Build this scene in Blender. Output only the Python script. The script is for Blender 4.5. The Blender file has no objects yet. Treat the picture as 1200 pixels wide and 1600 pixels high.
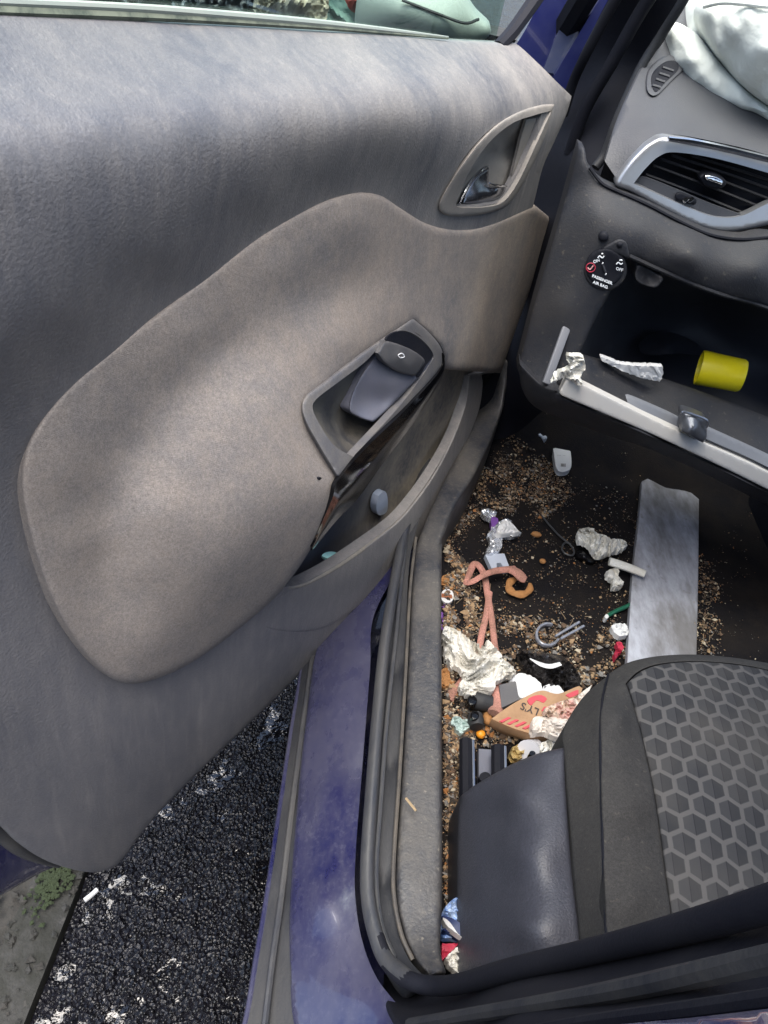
import bpy, math, random
import numpy as np
from mathutils import Vector, Matrix, noise as mnoise
from mathutils.geometry import delaunay_2d_cdt
random.seed(7); rng = np.random.default_rng(7)
S = bpy.context.scene
# ------------------------------------------------------------------ camera
F = 1177.0
CAM = np.array([.04, -1.306, 1.15]); PIT, YAW, ROL = np.radians([39.6, 2.8, 12.8])
fw = np.array([math.sin(YAW)*math.cos(PIT), math.cos(YAW)*math.cos(PIT), -math.sin(PIT)])
_r = np.cross(fw, [0, 0, 1]); _r /= np.linalg.norm(_r); _u = np.cross(_r, fw)
RT = math.cos(ROL)*_r + math.sin(ROL)*_u; UP = np.cross(RT, fw)
cd = bpy.data.cameras.new('camera'); cam = bpy.data.objects.new('camera', cd); S.collection.objects.link(cam)
cam.matrix_world = Matrix([[RT[i], UP[i], -fw[i], CAM[i]] for i in range(3)] + [[0, 0, 0, 1]])
cd.sensor_fit = 'VERTICAL'; cd.sensor_height = 36; cd.lens = F/1600*36; cd.clip_start = .01; cd.clip_end = 2000
S.camera = cam
# ------------------------------------------------------------------ light
W = bpy.data.worlds.new('World'); S.world = W; W.use_nodes = True
SUN_EL, SUN_AZ = 79, 185        # degrees; azimuth measured clockwise from +Y
nt = W.node_tree; bg = nt.nodes['Background']; sk = nt.nodes.new('ShaderNodeTexSky')
sk.sky_type = 'NISHITA'; sk.sun_disc = False; sk.sun_elevation = math.radians(SUN_EL); sk.sun_rotation = math.radians(SUN_AZ)
sk.dust_density = 3.5; sk.air_density = 1.0
nt.links.new(sk.outputs[0], bg.inputs[0]); bg.inputs[1].default_value = .15
sl = bpy.data.lights.new('sun', 'SUN'); sl.energy = 4.4; sl.angle = math.radians(75); sl.color = (1, .95, .88)
so = bpy.data.objects.new('sun', sl); S.collection.objects.link(so); so.location = (0, 0, 6)
a, e = math.radians(SUN_AZ), math.radians(SUN_EL)
sd = Vector((math.sin(a)*math.cos(e), math.cos(a)*math.cos(e), math.sin(e)))
so.rotation_euler = sd.to_track_quat('Z', 'Y').to_euler()
S.view_settings.view_transform = 'Standard'; S.view_settings.look = 'None'; S.view_settings.gamma = 1
S.view_settings.exposure = 1.3
S.cycles.max_bounces = 8
# ------------------------------------------------------------------ helpers
def lin(r, g, b, k=1.0):
    f = lambda c: ((c/255+.055)/1.055)**2.4 if c > 10 else c/255/12.92
    return (f(r)*k, f(g)*k, f(b)*k, 1)
def M(name, base, rough=.5, metal=0, dust=None, damt=.4, dscale=6, dcon=.35, bump=0, bscale=300, spec=.5, coat=0,
      spots=None, samt=0, sscale=60, streak=None, scr=0, grain=0, big=0, bigscale=20, wave=0, grad=None):
    m = bpy.data.materials.new(name); m.use_nodes = True; t = m.node_tree; N = t.nodes; L = t.links
    b = N['Principled BSDF']; b.inputs['Roughness'].default_value = rough; b.inputs['Metallic'].default_value = metal
    b.inputs['Specular IOR Level'].default_value = spec; b.inputs['Coat Weight'].default_value = coat
    tc = N.new('ShaderNodeTexCoord'); src = tc.outputs['Object']
    if streak:
        mp = N.new('ShaderNodeMapping'); mp.inputs['Scale'].default_value = streak; L.new(src, mp.inputs[0]); src2 = mp.outputs[0]
    else: src2 = src
    rgb = N.new('ShaderNodeRGB'); rgb.outputs[0].default_value = base; cur = rgb.outputs[0]
    def mixin(cur, colr, amt, sc, con, lo, s):
        n = N.new('ShaderNodeTexNoise'); n.inputs['Scale'].default_value = sc; n.inputs['Detail'].default_value = 7; n.inputs['Roughness'].default_value = .62
        L.new(s, n.inputs['Vector'])
        r = N.new('ShaderNodeMapRange'); r.inputs[1].default_value = lo-con/2; r.inputs[2].default_value = lo+con/2; r.inputs[4].default_value = amt
        L.new(n.outputs[0], r.inputs[0])
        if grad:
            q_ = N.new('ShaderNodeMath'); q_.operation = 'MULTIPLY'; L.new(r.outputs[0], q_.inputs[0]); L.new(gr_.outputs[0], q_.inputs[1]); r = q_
        x = N.new('ShaderNodeMix'); x.data_type = 'RGBA'; L.new(r.outputs[0], x.inputs[0]); L.new(cur, x.inputs[6]); x.inputs[7].default_value = colr
        return x.outputs[2], r.outputs[0]
    if grad:      # dust share graded along y, also painting shade on the door's rear: y0, y1, share at y0, share at y1
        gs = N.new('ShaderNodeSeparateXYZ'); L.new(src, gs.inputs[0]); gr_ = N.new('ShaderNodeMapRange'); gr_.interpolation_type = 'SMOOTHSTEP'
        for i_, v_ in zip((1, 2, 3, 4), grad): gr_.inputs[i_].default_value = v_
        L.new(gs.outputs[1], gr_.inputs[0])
    if dust: 
        cur, f = mixin(cur, dust, damt, dscale, dcon, .5, src2)
        rr = N.new('ShaderNodeMapRange'); rr.inputs[3].default_value = rough; rr.inputs[4].default_value = min(1, rough+.35*damt+.1); L.new(f, rr.inputs[0]); L.new(rr.outputs[0], b.inputs['Roughness'])
        cur, _ = mixin(cur, dust, damt*.5, dscale*12, .3, .55, src2)
    if spots: cur, _ = mixin(cur, spots, samt, sscale, .08, .66, src)
    if scr:
        for rot, k_ in ((.5, 1), (-.9, .7), (1.4, .8)):
            mp3 = N.new('ShaderNodeMapping'); mp3.inputs['Rotation'].default_value = (rot, rot*.3, rot); mp3.inputs['Scale'].default_value = (150, 150, 9); L.new(src, mp3.inputs[0])
            cur, _ = mixin(cur, tuple(c_*1.5 for c_ in (dust or base)[:3])+(1,), scr*k_, 1, .10, .615, mp3.outputs[0])
    if grain:
        for gsc, gk in ((1000, 1), (380, .6)):
            gn = N.new('ShaderNodeTexNoise'); gn.inputs['Scale'].default_value = gsc; gn.inputs['Detail'].default_value = 2; L.new(src, gn.inputs['Vector'])
            gm = N.new('ShaderNodeMapRange'); gm.inputs[1].default_value = .3; gm.inputs[2].default_value = .7; gm.inputs[3].default_value = 1-grain*gk; gm.inputs[4].default_value = 1+grain*gk; L.new(gn.outputs[0], gm.inputs[0])
            gx_ = N.new('ShaderNodeVectorMath'); gx_.operation = 'SCALE'; L.new(cur, gx_.inputs[0]); L.new(gm.outputs[0], gx_.inputs['Scale']); cur = gx_.outputs[0]
    L.new(cur, b.inputs['Base Color'])
    prev = None
    for (st, sc) in ((bump, bscale), (big, bigscale)):
        if st:
            n = N.new('ShaderNodeTexNoise'); n.inputs['Scale'].default_value = sc; n.inputs['Detail'].default_value = 4; L.new(src, n.inputs['Vector'])
            bu = N.new('ShaderNodeBump'); bu.inputs['Strength'].default_value = st; bu.inputs['Distance'].default_value = 1.0/sc*.4; L.new(n.outputs[0], bu.inputs['Height'])
            if prev: L.new(prev, bu.inputs['Normal'])
            prev = bu.outputs[0]
    if wave:
        wv = N.new('ShaderNodeTexWave'); wv.inputs['Scale'].default_value = wave; wv.bands_direction = 'Z'; wv.inputs['Distortion'].default_value = 1.2; L.new(src, wv.inputs['Vector'])
        bu = N.new('ShaderNodeBump'); bu.inputs['Strength'].default_value = .2; bu.inputs['Distance'].default_value = .0004; L.new(wv.outputs[0], bu.inputs['Height'])
        if prev: L.new(prev, bu.inputs['Normal'])
        prev = bu.outputs[0]
    if prev: L.new(prev, b.inputs['Normal'])
    return m
def glassy(name, tint, amt, rough=.02):
    m = bpy.data.materials.new(name); m.use_nodes = True; t = m.node_tree; N = t.nodes; L = t.links; N.clear()
    o = N.new('ShaderNodeOutputMaterial'); tr = N.new('ShaderNodeBsdfTransparent'); tr.inputs[0].default_value = tint
    g = N.new('ShaderNodeBsdfGlossy'); g.inputs['Roughness'].default_value = rough
    fr = N.new('ShaderNodeLayerWeight'); fr.inputs[0].default_value = .25
    mr = N.new('ShaderNodeMath'); mr.operation = 'MULTIPLY_ADD'; mr.inputs[1].default_value = .18; mr.inputs[2].default_value = amt; L.new(fr.outputs[1], mr.inputs[0])
    mx = N.new('ShaderNodeMixShader'); L.new(mr.outputs[0], mx.inputs[0]); L.new(tr.outputs[0], mx.inputs[1]); L.new(g.outputs[0], mx.inputs[2]); L.new(mx.outputs[0], o.inputs[0])
    return m
PHI, HX = math.radians(22), .099
class Fr:      # a reference plane; the offset runs along its normal
    def __init__(s, P, N):
        s.P = np.array(P, float); s.N = np.array(N, float); s.sg = 1 if (CAM-s.P) @ s.N > 0 else -1; s.back = -s.N*s.sg
    def __call__(s, x, y, o=0):
        x = np.asarray(x, float); y = np.asarray(y, float); o = np.asarray(o, float)
        v = ((x-600)/F)[..., None]*RT + ((800-y)/F)[..., None]*UP + fw
        t = (((s.P-CAM) @ s.N) + o)/(v @ s.N)
        return CAM + v*t[..., None]
DN = np.array([math.cos(PHI), -math.sin(PHI), 0]); DH = np.array([-math.sin(PHI), -math.cos(PHI), 0]); DP = np.array([HX, 0, 0])
FD = Fr(DP, DN); FZ = Fr((0, 0, 0), (0, 0, 1)); FY = Fr((0, 0, 0), (0, 1, 0)); FX = Fr((0, 0, 0), (1, 0, 0))
FZ.sg = 1; FZ.back = np.array([0, 0, -1.]); FY.sg = -1; FY.back = np.array([0, 1., 0]); FX.sg = -1; FX.back = np.array([1., 0, 0])
FD.sg = 1; FD.back = -DN
class DoorFr(Fr):      # the door skin swells towards the cabin at the bottom front, over the sill
    def __call__(s, x, y, o=0):
        x = np.asarray(x, float); y = np.asarray(y, float)
        return Fr.__call__(s, x, y, np.asarray(o, float)+.036*np.exp(-((x-600)/250)**2-((y-880)/250)**2))
FD.__class__ = DoorFr
def door(u, n, z): return DP + DH*u + DN*n + np.array([0, 0, z])

def tagobj(o, label=None, category=None, group=None, kind=None):
    cat = category
    if label: o['label'] = label
    if cat: o['category'] = cat
    if group: o['group'] = group
    if kind: o['kind'] = kind
    return o
def link(o, parent=None):
    S.collection.objects.link(o)
    if parent is not None:
        o.parent = parent; o.matrix_parent_inverse = Matrix.Translation(-Vector(WL[parent.name]))
    return o
WL = {}
def empty(name, loc, parent=None, **k):
    o = bpy.data.objects.new(name, None); o.empty_display_size = .05; link(o, parent)
    o.location = loc
    WL[o.name] = tuple(loc); return tagobj(o, **k)
def mesh(name, V, Fc, mat, parent=None, smooth=True, angle=40, mats=None, mi=None, **k):
    V = np.asarray(V, float); org = np.zeros(3)
    if parent is None and len(V):
        org = np.array([V[:, 0].mean(), V[:, 1].mean(), V[:, 2].min()]); V = V-org
    me = bpy.data.meshes.new(name); me.from_pydata([tuple(v) for v in V], [], [tuple(int(i) for i in f) for f in Fc])
    for m in (mats or [mat]): me.materials.append(m)
    if mi is not None: me.polygons.foreach_set('material_index', mi)
    me.polygons.foreach_set('use_smooth', [smooth]*len(me.polygons)); me.update()
    if smooth: me.set_sharp_from_angle(angle=math.radians(angle))
    o = bpy.data.objects.new(name, me); link(o, parent); o.location = tuple(org)
    WL[o.name] = tuple(org); return tagobj(o, **k)
def cr(P, closed=False, step=.0, n=8):
    """Catmull-Rom through P (k x d); an optional last flag column is not used here."""
    P = np.asarray(P, float); k = len(P); out = []
    for i in range(k if closed else k-1):
        p1, p2 = P[i], P[(i+1) % k]
        p0 = P[(i-1) % k] if (closed or i > 0) else 2*p1-p2
        p3 = P[(i+2) % k] if (closed or i+2 < k) else 2*p2-p1
        m = n if not step else max(1, int(np.linalg.norm((p2-p1)[:2])/step))
        for j in range(m):
            t = j/m; out.append(.5*((2*p1)+(p2-p0)*t+(2*p0-5*p1+4*p2-p3)*t*t+(3*p1-p0-3*p2+p3)*t**3))
    if not closed: out.append(P[-1])
    return np.array(out)
def outl(pts, step):
    """closed outline with corners: points flagged 'c' stay sharp"""
    P = [tuple(p[:3]) for p in pts]; cs = [i for i, p in enumerate(pts) if len(p) > 3]
    if not cs: return cr(P, True, step)
    out = []
    for a_, b_ in zip(cs, cs[1:]+[cs[0]+len(P)]):
        seg = [P[i % len(P)] for i in range(a_, b_+1)]
        out.append(cr(seg, False, step)[:-1] if len(seg) > 2 else lin2(seg, step))
    return np.vstack(out)
def lin2(seg, step):
    a_, b_ = np.array(seg[0], float), np.array(seg[1], float); m = max(1, int(np.linalg.norm((b_-a_)[:2])/step))
    return np.array([a_+(b_-a_)*j/m for j in range(m)])
def inside(P, poly):
    x, y = P[:, 0], P[:, 1]; r = np.zeros(len(P), bool); n = len(poly)
    for i in range(n):
        x1, y1 = poly[i][:2]; x2, y2 = poly[(i+1) % n][:2]
        if y1 == y2: continue
        c = ((y1 > y) != (y2 > y)) & (x < (x2-x1)*(y-y1)/(y2-y1)+x1); r ^= c
    return r
def dist(P, poly):
    d = np.full(len(P), 1e9)
    for i in range(len(poly)):
        a_ = np.array(poly[i][:2]); b_ = np.array(poly[(i+1) % len(poly)][:2]); ab = b_-a_; L2 = ab @ ab
        if L2 == 0: continue
        t = np.clip(((P-a_) @ ab)/L2, 0, 1); d = np.minimum(d, np.hypot(*(P-a_-t[:, None]*ab).T))
    return d
class TPS:
    def __init__(s, C, lam=1e-4):
        C = np.array(C, float); _, ix = np.unique(np.round(C[:, :2], 1), axis=0, return_index=True); C = C[ix]
        s.x = C[:, :2]/100; s.z = C[:, 2]; n = len(C)
        K = s.k(s.x)+lam*np.eye(n); Pm = np.hstack([np.ones((n, 1)), s.x])
        A = np.block([[K, Pm], [Pm.T, np.zeros((3, 3))]]); s.w = np.linalg.lstsq(A, np.concatenate([s.z, np.zeros(3)]), rcond=None)[0]
    def k(s, X):
        d = np.linalg.norm(X[:, None]-s.x[None], axis=2); return np.where(d > 0, d*d*np.log(d+1e-12), 0)
    def __call__(s, P):
        X = np.asarray(P)[:, :2]/100; return s.k(X) @ s.w[:-3] + s.w[-3] + X @ s.w[-2:]
def patch(name, frame, outline, ctrl, mat, parent=None, step=8, roll=None, skirt=.01, holes=(), nz=None, smooth=True, angle=50, lam=1e-4, thick=0, surf=None, **k):
    """a skin given by its outline and relief: (px, py, offset) -> offset from the frame's plane"""
    B = outl(outline, step); Hs = [outl([tuple(h_)+(0,) if len(h_) == 2 else h_ for h_ in h], step)[:, :2] for h in holes]
    f = surf or TPS([p[:3] for p in outline]+[c[:3] for c in ctrl], lam)
    lo, hi = B[:, :2].min(0), B[:, :2].max(0)
    gx, gy = np.meshgrid(np.arange(lo[0], hi[0], step), np.arange(lo[1], hi[1], step*.87)); gx = gx + (np.arange(gx.shape[0]) % 2)[:, None]*step/2
    G = np.stack([gx.ravel(), gy.ravel()], 1); G = G + rng.uniform(-.08, .08, G.shape)*step
    G = G[inside(G, B)]; dd = dist(G, B); G = G[dd > step*.45]; 
    if roll:
        c0 = B[:, :2]; tn = np.roll(c0, -1, 0)-np.roll(c0, 1, 0); nn = np.stack([-tn[:, 1], tn[:, 0]], 1); nn /= np.linalg.norm(nn, axis=1)[:, None]+1e-9
        R_ = []
        for fr_ in (.06, .2, .42, .75):
            for sg in (1, -1):
                q = c0+nn*sg*roll[0]*fr_; q = q[inside(q, B)]; dq = dist(q, B); R_.append(q[dq > roll[0]*fr_*.9])
        R_ = np.vstack(R_); keep = dist(G, B) > roll[0]*1.0; G = np.vstack([G[keep], R_])
    for h in Hs:
        d_ = dist(G, h); G = G[~inside(G, h) & (d_ > step*.35)]
    V2 = [Vector(p[:2]) for p in B]; E = [(i, (i+1) % len(B)) for i in range(len(B))]
    rings = [list(range(len(B)))]
    for h in Hs:
        o_ = len(V2); V2 += [Vector(p) for p in h]; E += [(o_+i, o_+(i+1) % len(h)) for i in range(len(h))]; rings.append(list(range(o_, o_+len(h))))
    V2 += [Vector(p) for p in G]
    vo, eo, fo, ov, _, _ = delaunay_2d_cdt(V2, E, [], 0, 1e-5)
    P = np.array([tuple(v) for v in vo]); Fc = np.array([f_ for f_ in fo if len(f_) == 3])
    cen = P[Fc].mean(1); ok = inside(cen, B)
    for h in Hs: ok &= ~inside(cen, h)
    Fc = Fc[ok]; o = f(P)
    if roll: 
        d_ = np.clip(dist(P, B)/roll[0], 0, 1); o = o - frame.sg*roll[1]*(1-np.sqrt(np.clip(1-(1-d_)**2, 0, 1)))
    if nz is not None: o = o + nz(P)
    V = frame(P[:, 0], P[:, 1], o)
    nrm = np.cross(V[Fc[:, 1]]-V[Fc[:, 0]], V[Fc[:, 2]]-V[Fc[:, 0]]); 
    if ((CAM-V[Fc].mean(1))*nrm).sum() < 0: Fc = Fc[:, ::-1]
    Fl = [tuple(f_) for f_ in Fc]
    used = set(Fc.ravel())
    if skirt or thick:
        # walls from every boundary edge straight back
        cnt = {}
        for f_ in Fl:
            for i in range(3): cnt[(f_[i], f_[(i+1) % 3])] = 1
        V = list(V); mp = {}
        bk = frame.back*(skirt or thick)
        for (a_, b_) in [e_ for e_ in cnt if (e_[1], e_[0]) not in cnt]:
            for q in (a_, b_):
                if q not in mp: mp[q] = len(V); V.append(V[q]+bk)
            Fl.append((b_, a_, mp[a_], mp[b_]))
        if thick:
            o2 = {}
            for f_ in [tuple(x) for x in Fc]:
                g_ = []
                for q in f_:
                    if q in mp: g_.append(mp[q])
                    else:
                        if q not in o2: o2[q] = len(V); V.append(V[q]+bk)
                        g_.append(o2[q])
                Fl.append(tuple(g_[::-1]))
        V = np.array(V)
    us = sorted({i for f_ in Fl for i in f_}); rm = {v: i for i, v in enumerate(us)}
    return mesh(name, V[us], [tuple(rm[i] for i in f_) for f_ in Fl], mat, parent, smooth, angle, **k)
def tube(name, P, r, mat, parent=None, seg=10, closed=False, n=6, ell=1.0, up=(0, 0, 1), **k):
    P = cr(P, closed, n=n); m = len(P); r = np.interp(np.linspace(0, 1, m), np.linspace(0, 1, len(r)), r) if hasattr(r, '__len__') else np.full(m, r)
    V = []; Fc = []; up = np.array(up, float)
    for i in range(m):
        t = (P[(i+1) % m]-P[i-1]) if closed else P[min(i+1, m-1)]-P[max(i-1, 0)]
        t /= np.linalg.norm(t)+1e-12; s = np.cross(t, up); s /= np.linalg.norm(s)+1e-9; w_ = np.cross(s, t)
        for j in range(seg):
            a_ = 2*math.pi*j/seg; V.append(P[i]+r[i]*(math.cos(a_)*s+math.sin(a_)*w_*ell))
    for i in range(m if closed else m-1):
        for j in range(seg):
            a_, b_ = i*seg+j, i*seg+(j+1) % seg; c_, d_ = ((i+1) % m)*seg+(j+1) % seg, ((i+1) % m)*seg+j; Fc.append((a_, d_, c_, b_))
    if not closed: Fc.append(tuple(range(seg))); Fc.append(tuple(range((m-1)*seg, m*seg))[::-1])
    return mesh(name, V, Fc, mat, parent, **k)
def loft(name, rows, mat, parent=None, n=6, m=6, thick=0, back=(0, 0, -1), **k):
    R_ = np.array([cr(r, n=n) for r in rows]); R2 = np.array([cr(R_[:, j], n=m) for j in range(R_.shape[1])]).transpose(1, 0, 2)
    a_, b_ = R2.shape[:2]; V = R2.reshape(-1, 3); Fc = [(i*b_+j, i*b_+j+1, (i+1)*b_+j+1, (i+1)*b_+j) for i in range(a_-1) for j in range(b_-1)]
    if thick:
        o = len(V); V = np.vstack([V, V+np.array(back)*thick]); T = Fc[:]; Fc += [tuple(q+o for q in f_[::-1]) for f_ in T]
        bd = [(j, j+1) for j in range(b_-1)]+[(i*b_+b_-1, (i+1)*b_+b_-1) for i in range(a_-1)]+[((a_-1)*b_+j+1, (a_-1)*b_+j) for j in range(b_-1)]+[((i+1)*b_, i*b_) for i in range(a_-1)]
        Fc += [(q, p, p+o, q+o) for p, q in bd]
    return mesh(name, V, Fc, mat, parent, **k)
def box(name, c, s, mat, parent=None, rot=0, bev=.0, axes=None, **k):
    """a box with chamfered edges; axes = 3x3 rows of unit vectors"""
    A = np.array(axes) if axes is not None else np.array([[math.cos(rot), math.sin(rot), 0], [-math.sin(rot), math.cos(rot), 0], [0, 0, 1]])
    import bmesh
    bm = bmesh.new(); bmesh.ops.create_cube(bm, size=1)
    for v in bm.verts: v.co = Vector((v.co.x*s[0], v.co.y*s[1], v.co.z*s[2]))
    if bev: bmesh.ops.bevel(bm, geom=bm.edges[:], offset=bev, segments=3, profile=.5, affect='EDGES')
    V = np.array([tuple(v.co) for v in bm.verts]) @ A + np.array(c); Fc = [[v.index for v in f_.verts] for f_ in bm.faces]; bm.free()
    return mesh(name, V, Fc, mat, parent, **k)
def prism(name, poly, frame, o, t, mat, parent=None, step=4, **k):
    return patch(name, frame, [(p[0], p[1], o)+tuple(p[2:3]) for p in poly], [], mat, parent, step=step, thick=t, **k)
def text(name, s, org, ex, ey, frame, off, mat, parent=None, bold=0, **k):
    cu = bpy.data.curves.new('t', 'FONT'); cu.body = s; cu.offset = bold; cu.align_x = 'CENTER'; cu.align_y = 'CENTER'
    o = bpy.data.objects.new('t', cu); S.collection.objects.link(o); bpy.context.view_layer.update()
    me = bpy.data.meshes.new_from_object(o.evaluated_get(bpy.context.evaluated_depsgraph_get())); 
    V = np.array([tuple(v.co) for v in me.vertices]); Fc = [tuple(p.vertices) for p in me.polygons]
    bpy.data.objects.remove(o); bpy.data.curves.remove(cu); bpy.data.meshes.remove(me)
    px = org[0]+V[:, 0]*ex[0]+V[:, 1]*ey[0]; py = org[1]+V[:, 0]*ex[1]+V[:, 1]*ey[1]
    of = off(np.stack([px, py], 1)) if callable(off) else off
    P = frame(px, py, of)
    return mesh(name, P, Fc, mat, parent, smooth=False, **k)
def disc(name, cx, cy, rx, ry, rotdeg, frame, o, t, mat, parent=None, n=28, step=3, roll=None, **k):
    a_ = math.radians(rotdeg); pts = []
    for i in range(n):
        q = 2*math.pi*i/n; x, y = rx*math.cos(q), ry*math.sin(q); pts.append((cx+x*math.cos(a_)-y*math.sin(a_), cy+x*math.sin(a_)+y*math.cos(a_), o))
    return patch(name, frame, pts, [], mat, parent, step=step, thick=t, roll=roll, **k)
def crumple(amp, sc, seed, dome=0, poly=None):
    def f(P):
        out = np.empty(len(P))
        for i, p in enumerate(P):
            v = Vector((p[0]/sc+seed*7.3, p[1]/sc, seed*3.1)); w_ = Vector((mnoise.noise(v*.7+Vector((9, 0, 0))), mnoise.noise(v*.7), 0))
            v2 = v+w_*1.4
            out[i] = (1-abs(mnoise.noise(v2)))*.7+(1-abs(mnoise.noise(v2*2.1)))*.5+(1-abs(mnoise.noise(v2*4.7)))*.28
        out = np.sign(out-1.0)*np.abs(out-1.0)**.85*amp*1.9
        return out
    return f

# ------------------------------------------------------------------ materials
TAN = (.20, .175, .145, 1)
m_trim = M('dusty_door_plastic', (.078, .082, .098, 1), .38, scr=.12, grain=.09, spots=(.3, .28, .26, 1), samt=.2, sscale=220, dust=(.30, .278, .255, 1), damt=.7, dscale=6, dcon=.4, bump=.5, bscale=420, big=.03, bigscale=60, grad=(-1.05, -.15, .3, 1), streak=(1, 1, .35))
m_cloth = M('dusty_ribbed_cloth', (.13, .125, .128, 1), .85, grain=.2, scr=.06, grad=(-1.0, -.1, .45, 1), dust=(.30, .25, .205, 1), damt=.75, dscale=7, dcon=.35, bump=.5, bscale=900, spec=.25, spots=(.3, .28, .25, 1), samt=.25, sscale=120, wave=230)
m_bezel = M('grey_armrest_plastic', (.085, .087, .10, 1), .4, grain=.15, dust=(.19, .172, .145, 1), damt=.5, dscale=25, bump=.25, bscale=700)
m_cup = M('dusty_cup_plastic', (.035, .037, .045, 1), .45, dust=(.16, .145, .115, 1), damt=.6, dscale=22, dcon=.3, bump=.3, bscale=500)
m_cupblue = M('cup_block_plastic', (.10, .105, .14, 1), .38, dust=(.12, .12, .13, 1), damt=.4, dscale=30, bump=.15, bscale=600)
m_gloss = M('gloss_black_strip', (.004, .004, .005, 1), .07, dust=(.012, .012, .012, 1), damt=.2, dscale=40, spec=.3)
m_pocket = M('dusty_pocket_plastic', (.03, .034, .05, 1), .55, grad=(-.62, -.35, .05, 1.2), dust=(.30, .26, .20, 1), damt=.75, dscale=9, dcon=.35, bump=.3, bscale=400)
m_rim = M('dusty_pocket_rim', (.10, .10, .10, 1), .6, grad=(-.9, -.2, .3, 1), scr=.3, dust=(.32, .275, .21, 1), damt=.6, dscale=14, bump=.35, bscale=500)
m_handle = M('dusty_handle_bezel', (.17, .16, .15, 1), .5, dust=(.29, .26, .23, 1), damt=.6, dscale=30, bump=.2, bscale=600)
m_chrome = M('chrome', (.75, .76, .8, 1), .12, 1, dust=(.4, .38, .35, 1), damt=.25, dscale=60)
m_darkchrome = M('smudged_dark_chrome', (.12, .13, .17, 1), .14, .9, dust=(.2, .2, .2, 1), damt=.5, dscale=70)
m_blue = M('navy_car_paint', (.004, .005, .045, 1), .16, scr=.14, dust=(.07, .07, .095, 1), damt=.5, dscale=9, dcon=.22, coat=.7, bump=.04, bscale=160, spots=(.16, .16, .2, 1), samt=.12, sscale=60, streak=(1, .5, 1))
m_bluec = M('clean_navy_paint', (.010, .013, .095, 1), .12, dust=(.05, .06, .13, 1), damt=.4, dscale=5, coat=1)
m_rubber = M('dusty_rubber', (.012, .014, .020, 1), .5, spec=.3, dust=(.05, .049, .047, 1), damt=.45, dscale=20, dcon=.3, bump=.25, bscale=400, streak=(1, .25, 1))
m_rubber2 = M('worn_rubber_seal', (.022, .025, .034, 1), .34, dust=(.085, .082, .075, 1), damt=.55, dscale=22, dcon=.3, bump=.2, bscale=400, streak=(1, .2, 1))
m_scuff = M('dusty_sill_plastic', (.016, .019, .028, 1), .40, scr=.2, grain=.1, dust=(.095, .087, .076, 1), damt=.65, dscale=11, dcon=.3, bump=.4, bscale=350, spots=(.28, .25, .2, 1), samt=.35, sscale=160)
m_black = M('black_pillar_trim', (.004, .005, .010, 1), .6, dust=(.014, .014, .018, 1), damt=.5, dscale=12, bump=.3, bscale=500, spec=.2)
m_dash = M('grey_dash_plastic', (.040, .042, .052, 1), .5, dust=(.066, .065, .066, 1), damt=.35, dscale=7, bump=.6, bscale=450)
m_dashlow = M('dark_dash_plastic', (.013, .015, .022, 1), .55, spec=.3, dust=(.045, .04, .036, 1), damt=.4, dscale=12, bump=.5, bscale=450, spots=(.2, .17, .13, 1), samt=.2, sscale=130)
m_cavity = M('glovebox_liner', (.012, .014, .022, 1), .6, dust=(.03, .03, .035, 1), damt=.4, dscale=12, bump=.3, bscale=450)
m_silver = M('satin_silver_trim', (.40, .405, .43, 1), .32, .75, dust=(.35, .34, .33, 1), damt=.3, dscale=20, bump=.1, bscale=800)
m_silveredge = M('pale_grey_lid_edge', (.42, .41, .40, 1), .5, .1, dust=(.5, .46, .4, 1), damt=.3, dscale=20, bump=.2, bscale=800)
m_bag = M('white_airbag_fabric', (.60, .615, .59, 1), .8, dust=(.52, .55, .50, 1), damt=.3, dscale=14, bump=.3, bscale=900, big=.3, bigscale=25, spec=.2)
m_white = M('white_paper', (.58, .59, .61, 1), .7, dust=(.42, .38, .3, 1), damt=.25, dscale=30, bump=.2, bscale=300)
m_tissue = M('soiled_white_tissue', (.66, .66, .63, 1), .9, dust=(.42, .35, .25, 1), damt=.4, dscale=18, dcon=.2, bump=.3, bscale=300)
m_foil = M('silver_foil', (.75, .77, .8, 1), .22, .75, big=.6, bigscale=90)
m_yellow = M('yellow_plastic', (.82, .68, .01, 1), .35, dust=(.6, .5, .02, 1), damt=.4, dscale=20)
m_pink = M('pink_cord', (.48, .22, .18, 1), .9, grain=.3, dust=(.20, .11, .08, 1), damt=.9, dscale=28, bump=.5, bscale=500)
m_orange = M('orange_crisp', (.30, .15, .055, 1), .8, dust=(.3, .12, .03, 1), damt=.6, dscale=60, bump=.6, bscale=250)
m_card = M('brown_card', (.36, .22, .12, 1), .75, dust=(.24, .14, .08, 1), damt=.5, dscale=35, dcon=.25, bump=.3, bscale=300)
m_cardred = M('faded_red_print', (.45, .05, .07, 1), .7)
m_ink = M('dark_print', (.03, .02, .02, 1), .7)
m_greycard = M('grey_card', (.07, .07, .08, 1), .6, dust=(.15, .14, .13, 1), damt=.4, dscale=40)
m_palecard = M('pale_blue_grey_card', (.38, .42, .5, 1), .55)
m_bin = M('glossy_black_film', (.01, .01, .013, 1), .2, big=.5, bigscale=80, dust=(.08, .07, .06, 1), damt=.3, dscale=40)
m_green = M('green_plastic', (.01, .09, .05, 1), .4); m_red = M('red_paper', (.38, .02, .05, 1), .6)
m_purple = M('purple_film', (.17, .07, .30, 1), .3, big=.4, bigscale=120); m_clear = M('clear_grey_plastic', (.26, .28, .34, 1), .15, dust=(.08, .07, .06, 1), damt=.6, dscale=80, coat=.5)
m_teal = M('pale_teal_film', (.38, .48, .46, 1), .35, big=.4, bigscale=100); m_pblue = M('blue_print', (.10, .22, .55, 1), .4, dust=(.5, .6, .7, 1), damt=.6, dscale=60, dcon=.1)
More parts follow.
